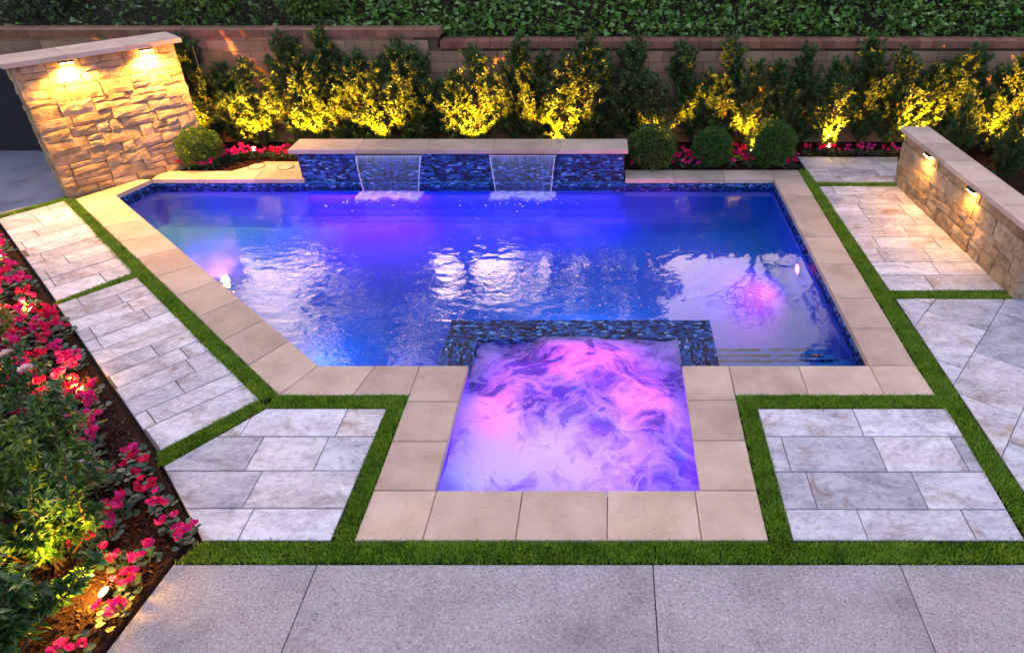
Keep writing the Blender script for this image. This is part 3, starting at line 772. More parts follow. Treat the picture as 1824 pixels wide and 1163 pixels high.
# ---- waterfall feature wall
fw = thing('feature_wall', (-2.22, 10.6, WATER - .2), 'raised blue mosaic wall with pale stone cap and two water spouts', 'feature wall')
V, F = [], []; bm_box(V, F, -4.70, .27, 10.472, 10.86, -.9, .395)
under(link('wall_core', mesh('wall_core', V, F), M['grout']), fw)
random.seed(3)
under(mosaic('mosaic_tile', (-4.70, 10.472, -.25), (1, 0, 0), (0, 0, 1), 4.97, .645, .062, .026, None), fw)
under(mosaic('mosaic_tile', (.27, 10.472, -.25), (0, 1, 0), (0, 0, 1), .386, .645, .062, .026, None), fw)
under(mosaic('mosaic_tile', (-4.70, 10.858, -.25), (0, -1, 0), (0, 0, 1), .386, .645, .062, .026, None), fw)
for i in range(5):
    a = -4.80 + i * 1.026; V, F = prism([(a, 10.43), (a + 1.026, 10.43), (a + 1.026, 10.92), (a, 10.92)], .398, .463, .006, .0012)
    under(link('cap_stone', mesh('cap_stone', V, F), M['coping']), fw)
FALLS = ((-3.78, -2.79), (-1.76, -.77))
for a, b in FALLS:
    V, F = [], []; bm_box(V, F, a - .02, b + .02, 10.40, 10.475, .372, .388)
    under(link('spout_lip', mesh('spout_lip', V, F), M['steel']), fw)

# ---- the two falling sheets, their froth and splashes
for k, (a, b) in enumerate(FALLS):
    w_ = thing('waterfall', ((a + b) / 2, 10.4, WATER), ('thin waterfall sheet beside the pink light reflection on the mosaic wall', 'thin streaky waterfall sheet nearer the low stone wall')[k], 'waterfall', 'waterfalls on the mosaic wall')
    nu, nv = 80, 24; V = []; fr = []; RS = [random.random() ** 1.5 for _ in range(81)]
    for j in range(nv + 1):
        t = j / nv; drop = .374 - (.374 - WATER) * t
        yy = 10.398 - .19 * math.sqrt(t); sh = .075 * t ** .8
        for i in range(nu + 1):
            u = i / nu; x = a + sh + (b - a - 2 * sh) * u
            V.append((x, yy + .006 * math.sin(u * 38 + t * 3) * t, drop + .001))
            e = min(u, 1 - u); fr.append(max(0, 1 - e / .018) * .75 + max(0, (.25 - t) / .25) * (.16 + .30 * RS[i]) + max(0, (t - .9) / .1) * .5)
    F = [(j * (nu + 1) + i, j * (nu + 1) + i + 1, (j + 1) * (nu + 1) + i + 1, (j + 1) * (nu + 1) + i) for j in range(nv) for i in range(nu)]
    me = mesh('water_sheet', V, F, True); at_ = me.attributes.new('froth', 'FLOAT', 'POINT'); at_.data.foreach_set('value', fr)
    under(link('water_sheet', me, M['sheet']), w_)
    for e in (0, 1):                                              # heavier rope of water at each edge
        xs_ = [(a + .075 * t ** .8 if e == 0 else b - .075 * t ** .8, 10.396 - .19 * math.sqrt(t), .374 - (.374 - WATER) * t) for t in np.linspace(0, 1, 14)]
        V, F = [], []; tube(V, F, xs_, [.0045 + .002 * math.sin(i * 2.1) for i in range(14)], 6)
        under(link('edge_stream', mesh('edge_stream', V, F, True), M['drop']), w_)
    # froth mound where the sheet lands
    nu, nv = 60, 16; V = []; fd = []
    for j in range(nv + 1):
        for i in range(nu + 1):
            u = i / nu; t = j / nv
            x = a + .0 + (b - a) * u + .06 * (u - .5); y = 10.28 - .36 * t - .05 * math.sin(u * 9 + k) * t - .03 * math.sin(u * 23 + 2 * k) * t
            e = math.sin(math.pi * t) ** .7 * min(1, 8 * min(u, 1 - u))
            fd.append(min(1, 2.6 * (1 - t)) * min(1, 12 * min(u, 1 - u)) * min(1, t * 12 + .3))
            V.append((x, y, WATER + .002 + .055 * e * (.6 + .4 * math.sin(u * 31 + t * 5 + k) * math.sin(u * 13 - t * 7)) + .006 * random.random() * e))
    F = [(j * (nu + 1) + i, (j + 1) * (nu + 1) + i, (j + 1) * (nu + 1) + i + 1, j * (nu + 1) + i + 1) for j in range(nv) for i in range(nu)]
    me = mesh('froth', V, F, True); at_ = me.attributes.new('fade', 'FLOAT', 'POINT'); at_.data.foreach_set('value', fd)
    under(link('froth', me, M['splash']), w_)
    bm = bmesh.new()
    for i in range(45):
        r = .003 + .011 * random.random() ** 2
        x = random.gauss((a + b) / 2 + (-.25 if k == 0 else -.15), .42); y = 10.1 - abs(random.gauss(0, .28))
        mt = Matrix.Translation((x, y, WATER + r * .4)) @ Matrix.Diagonal((r * 1.6, r, r * .6, 1))
        bmesh.ops.create_icosphere(bm, subdivisions=1, radius=1, matrix=mt)
    me = bpy.data.meshes.new('splash_drops'); bm.to_mesh(me); bm.free()
    under(link('splash_drops', me, M['drop'], kind='stuff'), w_)
# bubbles drifting on the pool
bm = bmesh.new()
for i in range(110):
    r = .006 + .010 * random.random()
    x = random.uniform(-2.6, 1.5); y = random.uniform(6.7, 8.0)
    if x < -1.75: y = random.uniform(5.75, 7.4)
    bmesh.ops.create_icosphere(bm, subdivisions=1, radius=1, matrix=Matrix.Translation((x, y, WATER)) @ Matrix.Diagonal((r, r, r * .5, 1)))
me = bpy.data.meshes.new('bubbles'); bm.to_mesh(me); bm.free()
bub = mat_foam('bubble_film', (.2, .5, .9), 3, .1, .35)
link('bubbles', me, bub, kind='stuff', label='small clear bubbles drifting on the pool water near the spa', cat='bubbles')

# ---- skimmer lids set in the coping
for i, (px, py) in enumerate(((457, 297), (509, 298))):
    p = at(px, py)
    t = thing('skimmer_lid', (p.x, p.y, .001), ('round skimmer lid in the coping, the one farther from the mosaic wall', 'round skimmer lid in the coping, the one touching the mosaic wall')[i], 'lid', 'round lids in the coping')
    V, F = lathe([(.132, 0), (.132, .004), (.118, .004), (.118, .001)], 32); link('rim', mesh('rim', V, F), M['lidring'], t)
    V, F = lathe([(.114, 0), (.114, .006), (.108, .008)], 32); link('cover', mesh('cover', V, F), M['lid'], t)
    for sx in (-1, 1):
        V, F = lathe([(.010, .008), (.010, .0095), (.002, .0095)], 10); link('screw', mesh('screw', V, F), M['lidring'], t, loc=(sx * .075, 0, 0))

# ---- black boards added to stand in for the shade of the side yard
sp = thing('shadow_stand_in', (-9.9, 11.7, -.01), 'black panel added for the shade in the side yard behind the stone wall', 'shadow stand-in')
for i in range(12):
    V, F = prism([(0, 0), (.296, 0), (.296, .03), (0, .03)], 0, 1.35, .004); link('shadow_board', mesh('shadow_board', V, F), M['black'], sp, loc=(-1.9 + i * .30, 0, 0))
V, F = [], []; bm_box(V, F, -1.9, 1.7, .032, .07, .2, .3); bm_box(V, F, -1.9, 1.7, .032, .07, 1.05, 1.15); link('shadow_rail', mesh('shadow_rail', V, F), M['black'], sp)

# ------------------------------------------------------------------ plants
def branch_path(p, d, L_, bend=.15, n=4):
    pts = [Vector(p)]; d = Vector(d).normalized()
    for i in range(n):
        d = (d + Vector((random.gauss(0, bend), random.gauss(0, bend), random.gauss(.05, bend)))).normalized(); pts.append(pts[-1] + d * L_ / n)
    return pts
def shrub_meshes(seed, h, rad, nleaf):
    """upright hedge shrub: several leaders with leafy sprays"""
    random.seed(seed); V, F = [], []; LP, LD, LS = [], [], []
    main = branch_path((0, 0, 0), (random.gauss(0, .05), random.gauss(0, .05), 1), h * .93, .05, 7)
    tube(V, F, main, np.linspace(.016, .004, 8), 6)
    br = [main]
    for i in range(90):
        t = random.uniform(.02, .92) ** 1.15; k = t * 7; j = min(int(k), 6); p = main[j].lerp(main[j + 1], k - j)
        prof = (min(1, .55 + t * 2.0)) * (1 - max(0, t - .22) / .80) ** 1.05
        a = random.random() * 6.283; out = rad * prof * random.uniform(.55, 1.15)
        up = out * random.uniform(.5, 1.4) + .10
        pts = branch_path(p, (math.cos(a) * out, math.sin(a) * out, up), math.hypot(out, up), .13, 4)
        tube(V, F, pts, np.linspace(.006, .002, 5), 4); br.append(pts)
        for q in range(2):
            k2 = random.uniform(1, 4); j2 = min(int(k2), 3); p2 = pts[j2].lerp(pts[j2 + 1], k2 - j2)
            a2 = a + random.gauss(0, 1.0); br.append(branch_path(p2, (math.cos(a2), math.sin(a2), random.uniform(.3, 1.6)), random.uniform(.08, .18), .12, 3))
    tot = [sum((b - a).length for a, b in zip(p, p[1:])) for p in br]; T = sum(tot)
    for pth, l in zip(br, tot):
        for i in range(int(nleaf * l / T) + 2):
            k = random.uniform(.12, 1) ** .8 * (len(pth) - 1); j = min(int(k), len(pth) - 2); p = pth[j].lerp(pth[j + 1], k - j)
            if pth is main and p.z < .2 * h: continue
            ax = (pth[j + 1] - pth[j]).normalized(); a = random.random() * 6.283
            o = ax.orthogonal().normalized(); o = Matrix.Rotation(a, 3, ax) @ o
            d = ax * random.uniform(.3, 1.0) + o * random.uniform(.4, 1.0) + Vector((0, 0, .15))
            LP.append(p); LD.append(d); LS.append(random.uniform(.048, .085))
    return mesh('trunk', V, F, True), leaves(np.array(LP), np.array(LD), np.array(LS), .42, 'crown')
SHR = [shrub_meshes(100 + i, h, r, 6200) for i, (h, r) in enumerate(((1.86, .50), (1.98, .46), (1.74, .51), (1.92, .45), (1.68, .50), (1.84, .53)))]
stake_v, stake_f = [], []; tube(stake_v, stake_f, [(0, 0, 0), (0, 0, 1.45)], [.009, .008], 6); STAKE = mesh('stake', stake_v, stake_f)
random.seed(21)
xs_px = [322, 352, 398, 440, 482, 535, 575, 618, 655, 695, 738, 782, 822, 858, 915, 958, 1000, 1040, 1078, 1128, 1168, 1235, 1282, 1325, 1388, 1428, 1462, 1530, 1572, 1608, 1652, 1692, 1735, 1772, 1815]
LIT = {352: 1, 482: 1, 575: 1, 695: 1, 858: 1, 1000: 1, 1168: 1, 1325: 1, 1462: 1, 1608: 1, 1735: 1, 1815: 1}
def ordinal(n): return str(n) + ('th' if 10 <= n % 100 <= 20 else {1: 'st', 2: 'nd', 3: 'rd'}.get(n % 10, 'th'))
heights = {322: 1.0, 398: 1.14, 535: 1.1, 618: 1.02, 782: 1.02, 915: 1.08, 1235: 1.05}
shrubs = []
for i, px in enumerate(xs_px):
    p = at(px, 262); x = p.x; y = 11.72 + random.uniform(-.14, .16) + (0 if px in LIT else .10)
    if px > 1700: y -= .35
    tr, cr = SHR[(i * 5 + i // 3) % 6]; s = heights.get(px, random.uniform(.86, 1.04)) * (.94 if px in LIT else 1.0)
    lab = f'upright hedge shrub {"lit gold from below" if px in LIT else "in shade"}, {ordinal(i + 1)} in the row from the tall stone wall'
    t = thing('hedge_shrub', (x, y, -.02), lab, 'shrub', 'hedge shrubs in a row along the block wall', rz=random.random() * 6.28)
    t.scale = (s, s, s)
    link('trunk', tr, M['bark'], t); link('crown', cr, M['shrub'], t)
    if i % 4 == 2: link('stake', STAKE, M['stake'], t, loc=(.05, -.03, 0))
# extra hedge shrubs running forward behind the low stone wall
for i, (x, y) in enumerate(((5.6, 11.05), (6.5, 10.7), (7.2, 11.2), (6.0, 10.2), (6.9, 9.6), (7.8, 10.2))):
    tr, cr = SHR[i % 6]
    t = thing('hedge_shrub', (x, y, -.02), 'smaller leafy hedge shrub in the front row behind the low stone wall', 'shrub', 'front row shrubs behind the low wall', rz=i * 1.3); s = .62 + .08 * (i % 3); t.scale = (s, s, s)
    link('trunk', tr, M['bark'], t); link('crown', cr, M['shrub'], t)

# clipped boxwood balls
def box_mesh(seed, r, n):
    random.seed(seed); g = np.random.default_rng(seed)
    d = g.normal(size=(n, 3)); d /= np.linalg.norm(d, axis=1, keepdims=True)
    lump = 1 + .05 * np.sin(d[:, 0] * 9 + seed) * np.sin(d[:, 1] * 8) + .05 * np.sin(d[:, 2] * 11 + d[:, 0] * 6)
    rr = r * lump * (1 - .22 * g.random(n) ** 2.2)
    P = d * rr[:, None]; P[:, 2] *= .93; P[:, 2] += r * .93
    keep = P[:, 2] > .02
    D = d + g.normal(size=(n, 3)) * .75 + np.array([0, 0, .3])
    return leaves(P[keep], D[keep], .020 + .016 * g.random(keep.sum()), .6, 'crown')
BOXM = [box_mesh(5, .37, 9000), box_mesh(6, .34, 8500)]
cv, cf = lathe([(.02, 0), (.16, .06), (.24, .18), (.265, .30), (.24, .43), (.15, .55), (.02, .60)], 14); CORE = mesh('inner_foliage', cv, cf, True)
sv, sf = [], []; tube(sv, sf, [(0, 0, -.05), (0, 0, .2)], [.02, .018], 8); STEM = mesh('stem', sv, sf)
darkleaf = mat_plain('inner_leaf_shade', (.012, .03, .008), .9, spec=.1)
for i, (px, py, s, mi, lab) in enumerate(((357, 298, .9, 0, 'round clipped boxwood ball at the foot of the tall stone wall'),
                                 (1162, 301, 1.0, 0, 'round clipped boxwood ball next to the end of the mosaic wall'),
                                 (1268, 297, .93, 1, 'round clipped boxwood ball between two others behind the coping'),
                                 (1372, 297, 1.05, 0, 'round clipped boxwood ball beside the paving end of the bed'))):
    p = at(px, py); t = thing('boxwood_ball', (p.x, p.y + .12, -.02), lab, 'boxwood', 'clipped boxwood balls', rz=i * 2.1); t.scale = (s, s, s)
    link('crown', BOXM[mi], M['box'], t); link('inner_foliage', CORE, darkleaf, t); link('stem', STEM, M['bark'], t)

# cyclamen: reflexed petals on short stalks above marbled leaves
PET_V = np.array([(0, 0, 0), (-.42, .35, .02), (.42, .35, .02), (-.50, .75, -.08), (.50, .75, -.08), (0, 1.05, -.12), (0, .5, .06)], float)
PET_F = np.array([(0, 6, 1), (0, 2, 6), (1, 6, 3), (6, 2, 4), (3, 6, 5), (6, 4, 5)])
def flower_mesh(seed):
    g = np.random.default_rng(seed); n = 6
    a = np.arange(n) * 6.283 / n + g.normal(size=n) * .2
    P = np.column_stack([np.cos(a) * .006, np.sin(a) * .006, np.zeros(n)])
    sp_ = .55 + .35 * g.random(n)
    D = np.column_stack([np.cos(a) * sp_, np.sin(a) * sp_, np.full(n, .75)])
    return leaves(P, D, (.036 + .012 * g.random(n)), .8, 'flower', PET_V, PET_F, up=np.column_stack([np.cos(a), np.sin(a), np.full(n, .2)]) + .2 * g.normal(size=(n, 3)))
FLOW = [flower_mesh(i) for i in range(6)]
RND_V = np.array([(0, 0, 0), (-.55, .15, .05), (.55, .15, .05), (-.5, .7, .03), (.5, .7, .03), (0, .95, -.04), (0, .45, -.05)], float)
RND_F = np.array([(0, 6, 1), (0, 2, 6), (1, 6, 3), (6, 2, 4), (3, 6, 5), (6, 4, 5)])
def cyc_leaves(seed):
    g = np.random.default_rng(seed); n = 20; a = g.random(n) * 6.283; r = .02 + .08 * g.random(n)
    P = np.column_stack([np.cos(a) * r, np.sin(a) * r, .03 + .05 * g.random(n)])
    D = np.column_stack([np.cos(a), np.sin(a), .1 + .2 * g.random(n)])
    return leaves(P, D, .036 + .024 * g.random(n), .95, 'foliage', RND_V, RND_F, up=np.tile([0, 0, 1.0], (n, 1)) + .2 * g.normal(size=(n, 3)))
CYL = [cyc_leaves(40 + i) for i in range(4)]
def cyclamen(x, y, label, group, s=1.0, nf=None, reddish=.22):
    t = thing('cyclamen', (x, y, -.02), label, 'flower', group, rz=random.random() * 6.28); t.scale = (s, s, s)
    link('foliage', random.choice(CYL), M['cyl'], t)
    nf = nf or random.randint(5, 9); V, F = [], []
    red = random.random() < reddish
    for i in range(nf):
        a = random.random() * 6.28; r = .085 * math.sqrt(random.random()); z = random.uniform(.10, .17)
        p = (math.cos(a) * r, math.sin(a) * r, z)
        tube(V, F, [(p[0] * .3, p[1] * .3, .0), (p[0] * .9, p[1] * .9, z * .7), p], [.0025, .002, .002], 4)
        fo = link('flower', random.choice(FLOW), None, t, loc=p, rot=(random.gauss(0, .45), random.gauss(0, .45), random.random() * 6.28))
        fo.scale = (random.uniform(.85, 1.2),) * 3
        fo.data.materials.clear() if False else None
        PETM.append((fo, 'red' if red else 'pink'))
    link('stems', mesh('stems', V, F), M['cyl'], t)
    return t
PETM = []
for me in FLOW: me.materials.append(M['pink'])
random.seed(77)
BL0, BL1, BL2 = Vector((-8.3, 8.9)), Vector((-6.16, 6.78)), Vector((-3.06, 3.61))
def left_spot(t, off):
    if t < .42: p = BL0.lerp(BL1, t / .42); d = (BL1 - BL0).normalized()
    else: p = BL1.lerp(BL2, (t - .42) / .58); d = (BL2 - BL1).normalized()
    n_ = Vector((d.y, -d.x)) if Vector((d.y, -d.x)).x < 0 else Vector((-d.y, d.x))
    return p + n_ * off
placed = []
def try_place(x, y, dmin):
    if any((x - a) ** 2 + (y - b) ** 2 < dmin * dmin for a, b in placed): return False
    placed.append((x, y)); return True
n_l = 0
for k in range(1600):
    t = random.random(); off = random.uniform(.10, .85 if t < .72 else .62)
    if t > .80: continue
    p = left_spot(t, off)
    if try_place(p.x, p.y, .165):
        near = 'red-pink cyclamen clump beside the two first stone panels' if t < .42 else 'red-pink cyclamen clump in mulch along the planked stone panel'
        cyclamen(p.x, p.y, near, 'cyclamen in the long mulch bed, ' + ('upper run' if t < .42 else 'lower run'), random.uniform(.85, 1.2)); n_l += 1
for px, py in ((155, 790), (128, 775), (232, 800), (240, 832), (258, 868), (215, 882), (288, 886), (302, 925), (326, 942), (205, 905), (160, 850), (190, 845), (250, 985), (228, 1030), (205, 1075), (180, 1088), (125, 1148), (200, 985), (185, 940), (150, 960)):
    p = at(px, py, .10)
    if try_place(p.x, p.y, .10):
        cyclamen(p.x, p.y, 'magenta cyclamen clump in bare mulch near the bed corner', 'cyclamen near the bed corner', random.uniform(.85, 1.1), random.randint(4, 7), .3)
for k, px in enumerate((1440, 1462, 1478, 1490, 1510, 1532, 1552, 1572, 1592)):
    p = at(px, 276, 0); cyclamen(p.x, 11.52 + random.uniform(-.03, .05), 'small pink cyclamen in the narrow strip behind the grey paving', 'cyclamen in the narrow strip', .95, 5, .7)
for px, py in ((1118, 292), (1130, 297), (1113, 283), (1190, 299), (1206, 290), (1218, 276), (1226, 283), (1222, 297), (1232, 292), (1245, 299), (1298, 297), (1312, 285), (1322, 290), (1310, 272), (1330, 272), (1335, 297), (1400, 299), (1414, 288), (1410, 298), (1100, 297)):
    p = at(px, py, .0)
    if p.x > .38: cyclamen(p.x, min(max(p.y, 10.9), 11.5), 'pink cyclamen clump between the boxwood balls behind the coping', 'cyclamen around the boxwood balls', random.uniform(.85, 1.1), 6, .2)
for px, py in ((285, 301), (302, 298), (322, 300), (345, 303), (362, 303), (378, 299), (392, 290), (403, 286), (405, 299), (420, 284), (432, 278), (445, 280), (455, 282), (470, 280), (484, 278), (495, 280), (508, 276), (515, 282), (398, 275)):
    p = at(px, py, .0); cyclamen(p.x, max(p.y, 10.86 if px < 400 else 11.25), 'pink cyclamen clump at the feet of the tall stone wall bed', 'cyclamen by the tall stone wall', random.uniform(.85, 1.1), 6, .3)
# crimson petals use their own copies of the flower shapes
REDF = {}
for fo, kind in PETM:
    if kind == 'red':
        k = fo.data.name
        if k not in REDF:
            m2 = fo.data.copy(); m2.materials.clear(); m2.materials.append(M['red']); REDF[k] = m2
        fo.data = REDF[k]

# ground cover on the hillside
n = 34000
gx = rng.uniform(-12, 12, n); gy = 12.5 + 2.4 * rng.random(n) ** 1.1
gz = np.interp(gy, ys, zs) + .10 * np.sin(gx * 3.1) * np.sin(gy * 4) + rng.random(n) * .30
IVY_V = np.array([(0, 0, 0), (-.45, .25, .03), (.45, .25, .03), (-.25, .6, 0), (.25, .6, 0), (0, 1.0, -.08), (0, .4, -.05)], float)
D = np.column_stack([rng.normal(size=n) * .8, -.7 + rng.normal(size=n) * .5, .1 + rng.normal(size=n) * .45])
sel = (gx > -4.5) | (rng.random(n) < .18)
link('hillside_ground_cover', leaves(np.column_stack([gx, gy, gz])[sel], D[sel], (.06 + .08 * rng.random(n))[sel], .8, 'hillside_ground_cover', IVY_V, RND_F), M['ivy'], kind='stuff', label='dense dark green leafy ground cover on the slope above the block wall', cat='ground cover')
sel = ~sel
link('hillside_scrub', leaves(np.column_stack([gx, gy, gz])[sel], D[sel] * np.array([1, .6, 1]) + np.array([0, 0, .6]), (.05 + .06 * rng.random(n))[sel], .35, 'hillside_scrub'), M['sage'], kind='stuff', label='grey green low scrub on the slope beyond the tall stone wall', cat='ground cover')
def slope_bush(x, y, r, mat, label, seed):
    g = np.random.default_rng(seed); n = 900; d = g.normal(size=(n, 3)); d /= np.linalg.norm(d, axis=1, keepdims=True)
    P = d * r * (.45 + .55 * g.random((n, 1))) * np.array([1.2, .8, .8])
    z = float(np.interp(y, ys, zs)) + r * .45
    t = thing('slope_bush', (x, y, z - r * .5), label, 'bush'); 
    link('crown', leaves(P + np.array([0, 0, r * .6]), d + g.normal(size=(n, 3)) * .6, .06 + .07 * g.random(n), .5, 'crown'), mat, t)
    V, F = [], []
    for i in range(5):
        a = i * 1.26; tube(V, F, [(0, 0, -.1), (math.cos(a) * r * .3, math.sin(a) * r * .3, r * .5), (math.cos(a) * r * .7, math.sin(a) * r * .6, r)], [.02, .012, .005], 5)
    link('stem', mesh('stem', V, F), M['bark'], t)
slope_bush(-6.8, 12.95, .55, M['bright'], 'bright green bush on the slope above the tall stone wall end', 1)
slope_bush(-5.0, 13.0, .45, M['bright'], 'bright green bush on the slope above the higher part of the block wall', 2)
slope_bush(-9.5, 13.1, .5, M['sage'], 'grey green bush on the slope at the side yard', 3)

# ------------------------------------------------------------------ trees standing on the crest (seen mirrored in the pool)
def leafy_tree(x, y, h, rad, label, seed, cone=False, clumps=70, lpc=110, z0=6.5, cb=.14):
    random.seed(seed); g = np.random.default_rng(seed); V, F = [], []
    t = thing('tree', (x, y, z0), label, 'tree')
    trunk = branch_path((0, 0, 0), (0, 0, 1), h * .85, .04, 6); tube(V, F, trunk, np.linspace(h * .022, h * .006, 7), 8)
    Ps, Ds = [], []
    for i in range(clumps):
        u = random.uniform(cb, 1.0); a = random.random() * 6.28
        rr = rad * ((1 - u) * .95 + .08 if cone else max(.1, math.sin(math.pi * min(1, .16 + (u - cb) / (1 - cb) * .8))) ** .8) * math.sqrt(random.uniform(.15, 1))
        c = Vector((math.cos(a) * rr, math.sin(a) * rr, h * u)); k = max(0, u - .2) * .85 * 7; j = min(int(k), 5); p = trunk[j].lerp(trunk[j + 1], min(1, k - j))
        tube(V, F, [p, p.lerp(c, .5) + Vector((0, 0, -.05 * h * (0 if cone else 1))), c], [h * .007, h * .005, h * .002], 5)
        cr = rad * random.uniform(.16, .30)
        d = g.normal(size=(lpc, 3)); d /= np.linalg.norm(d, axis=1, keepdims=True)
        Ps.append(np.array(c) + d * cr * g.random((lpc, 1)) ** .4 * np.array([1, 1, .7])); Ds.append(d + g.normal(size=(lpc, 3)) * .5 - np.array([0, 0, .2]))
    link('trunk', mesh('trunk', V, F, True), M['bark'], t)
    P = np.concatenate(Ps); D = np.concatenate(Ds)
    link('crown', leaves(P, D, .16 + .16 * g.random(len(P)), .5, 'crown'), M['tree'], t)
def bare_tree(x, y, h, seed, label, z0=6.5):
    random.seed(seed); V, F = [], []
    def grow_(p, d, L_, r, lev):
        pts = branch_path(p, d, L_, .10 + .03 * lev, 4); tube(V, F, pts, np.linspace(r, r * .55, 5), max(3, 7 - lev))
        if lev >= 5: return
        for i in range(4 if lev < 2 else random.choice((2, 3, 3))):
            k = random.uniform(1.2 if lev < 2 else 2.0, 4); j = min(int(k), 3); q = pts[j].lerp(pts[j + 1], k - j)
            ax = (pts[-1] - pts[-2]).normalized(); o = Matrix.Rotation(random.random() * 6.28, 3, ax) @ ax.orthogonal().normalized()
            grow_(q, ax * .85 + o * random.uniform(.45, .95) + Vector((0, 0, .1)), L_ * random.uniform(.62, .82), r * .58, lev + 1)
    t = thing('bare_tree', (x, y, z0), label, 'tree')
    grow_((0, 0, 0), (0, 0, 1), h * .20, h * .016, 0)
    link('trunk', mesh('trunk', V, F, True), M['bark'], t)
TREES = [(-9.3, 22.5, 9.5, 2.1, True, .14, 'tall narrow evergreen mirrored in the pool near the diagonal coping'),
         (-8.3, 25, 6.0, 1.5, False, .14, 'rounded tree mirrored beside the narrow evergreen'),
         (-1.9, 23.0, 11.5, 3.0, False, .14, 'broad tall tree mirrored in the middle of the pool'),
         (1.0, 24.5, 9.5, 2.2, False, .14, 'leafy tree mirrored just in front of the spa'),
         (-5.6, 25, 10.5, 2.8, False, .50, 'high crowned tree mirrored in the pool below the waterfalls'),
         (-17.6, 23, 8.5, 3.0, False, .14, 'broad tree mirrored in the pool corner by the tall stone wall'),
         (10.9, 24, 9.5, 2.8, False, .14, 'broad tree standing beyond the low stone wall')]
for i, (x, y, h, r, cone, cb, lab) in enumerate(TREES): leafy_tree(x, y, h, r, lab, 300 + i, cone, cb=cb)
bare_tree(5.2, 22.5, 9.0, 412, 'leafless branching tree mirrored in the pool by the magenta light')

# ------------------------------------------------------------------ planting in front of the house (left foreground)
gw = thing('garden_wall', (-4.2, 2.4, -.05), 'low ochre block wall half hidden behind the leafy foreground bushes', 'garden wall')
g0, g1 = Vector((-4.35, 1.6)), Vector((-5.00, 4.2)); d = (g1 - g0).normalized(); L_ = (g1 - g0).length
a = math.atan2(d.y, d.x)
GB = None
V, F = prism([(0, 0), (.40, 0), (.40, .20), (0, .20)], 0, .185, .008); GB = mesh('block', V, F)
for r in range(2):
    u = -.2 * (r % 2)
    while u < L_:
        o = link('block', GB, M['gardenblock'], gw); o.location = (g0.x + d.x * u + 4.2, g0.y + d.y * u - 2.4, r * .19 + .02); o.rotation_euler = (0, 0, a); u += .406
def bush(x, y, h, r, n, mat, label, seed, leaf=(.06, .10), width=.42, name='leafy_bush', nst=16, base_z=-.02):
    random.seed(seed); V, F = [], []; P, D, Sz = [], [], []
    t = thing(name, (x, y, base_z), label, 'bush')
    for i in range(nst):
        a = random.random() * 6.28; o = r * math.sqrt(random.random()); hh = h * random.uniform(.6, 1.05)
        pts = branch_path((random.gauss(0, .04), random.gauss(0, .04), 0), (math.cos(a) * o, math.sin(a) * o, hh), math.hypot(o, hh), .10, 6)
        tube(V, F, pts, np.linspace(.012, .003, 7), 5)
        paths = [pts]
        for q in range(6):
            k = random.uniform(1.5, 6); j = min(int(k), 5); p = pts[j].lerp(pts[j + 1], k - j); a2 = random.random() * 6.28
            s2 = branch_path(p, (math.cos(a2), math.sin(a2), random.uniform(.1, .9)), random.uniform(.12, .26) * h, .12, 4); paths.append(s2); tube(V, F, s2, np.linspace(.004, .0015, 5), 4)
        for pth in paths:
            for q in range(max(3, int(n / nst / 7))):
                k = random.uniform(.25, 1) * (len(pth) - 1); j = min(int(k), len(pth) - 2); p = pth[j].lerp(pth[j + 1], k - j)
                ax = (pth[j + 1] - pth[j]).normalized(); oo = Matrix.Rotation(random.random() * 6.28, 3, ax) @ ax.orthogonal().normalized()
                P.append(p); D.append(ax * random.uniform(.2, .8) + oo + Vector((0, 0, .1))); Sz.append(random.uniform(*leaf))
    link('stem', mesh('stem', V, F, True), M['bark'], t)
    link('foliage', leaves(np.array(P), np.array(D), np.array(Sz), width, 'foliage'), mat, t)
    return t
bush(-3.70, 2.55, .80, .52, 4600, M['bush'], 'dark glossy leafy bush beside the bright spotlight in the mulch', 501, (.06, .105))
bush(-3.88, 3.30, .85, .55, 5200, M['bush'], 'leafy bush lit yellow green by the bright spotlight', 502, (.05, .09), .36)
bush(-4.50, 4.05, .75, .45, 3600, M['bush'], 'leafy bush with slender leaves growing over the ochre wall', 503, (.05, .09), .34)
bush(-5.20, 4.80, .70, .40, 2600, M['bush'], 'leafy rose bush with pale pink blooms above the flowers', 504, (.04, .07), .5)
bush(-6.05, 5.65, .70, .40, 2000, M['bright'], 'yellow lit rose bush with arching stems at the bed edge', 505, (.04, .065), .5)
bush(-4.35, 2.55, 1.0, .5, 3000, M['bush'], 'dark leafy bush in deep shade behind the spotlit bush', 506, (.07, .11))
bush(-4.15, 3.75, .8, .45, 3200, M['bright'], 'yellow green slender leaved bush between the spotlit bush and the ochre wall', 507, (.05, .085), .34)
# pale roses
def rose(px, py, z, s, label):
    random.seed(int(px * 3 + py)); g = np.random.default_rng(int(px))
    p = at(px, py, z); t = thing('rose_bloom', (p.x, p.y, z), label, 'rose')
    for ring, (n, rad, tilt, sz) in enumerate(((6, .004, 3.0, .034), (8, .012, 1.9, .042), (10, .018, 1.1, .048))):
        a = np.arange(n) * 6.283 / n + ring + g.normal(size=n) * .15
        P = np.column_stack([np.cos(a) * rad, np.sin(a) * rad, np.full(n, -.006 * ring)]) * s
        D = np.column_stack([np.cos(a), np.sin(a), np.full(n, tilt)])
        link('petals', leaves(P, D, sz * s * (.9 + .2 * g.random(n)), 1.0, 'petals', PET_V, PET_F, up=np.column_stack([-np.cos(a), -np.sin(a), np.full(n, .6)])), M['rose'], t)
    V, F = [], []; tube(V, F, [(0, 0, 0), (-.03, .02, -.15), (-.08, .04, -.4)], [.004, .004, .005], 5); link('stem', mesh('stem', V, F), M['cyl'], t)
rose(12, 632, .55, 1.15, 'large pale pink rose bloom on the rose bush at the bed edge')
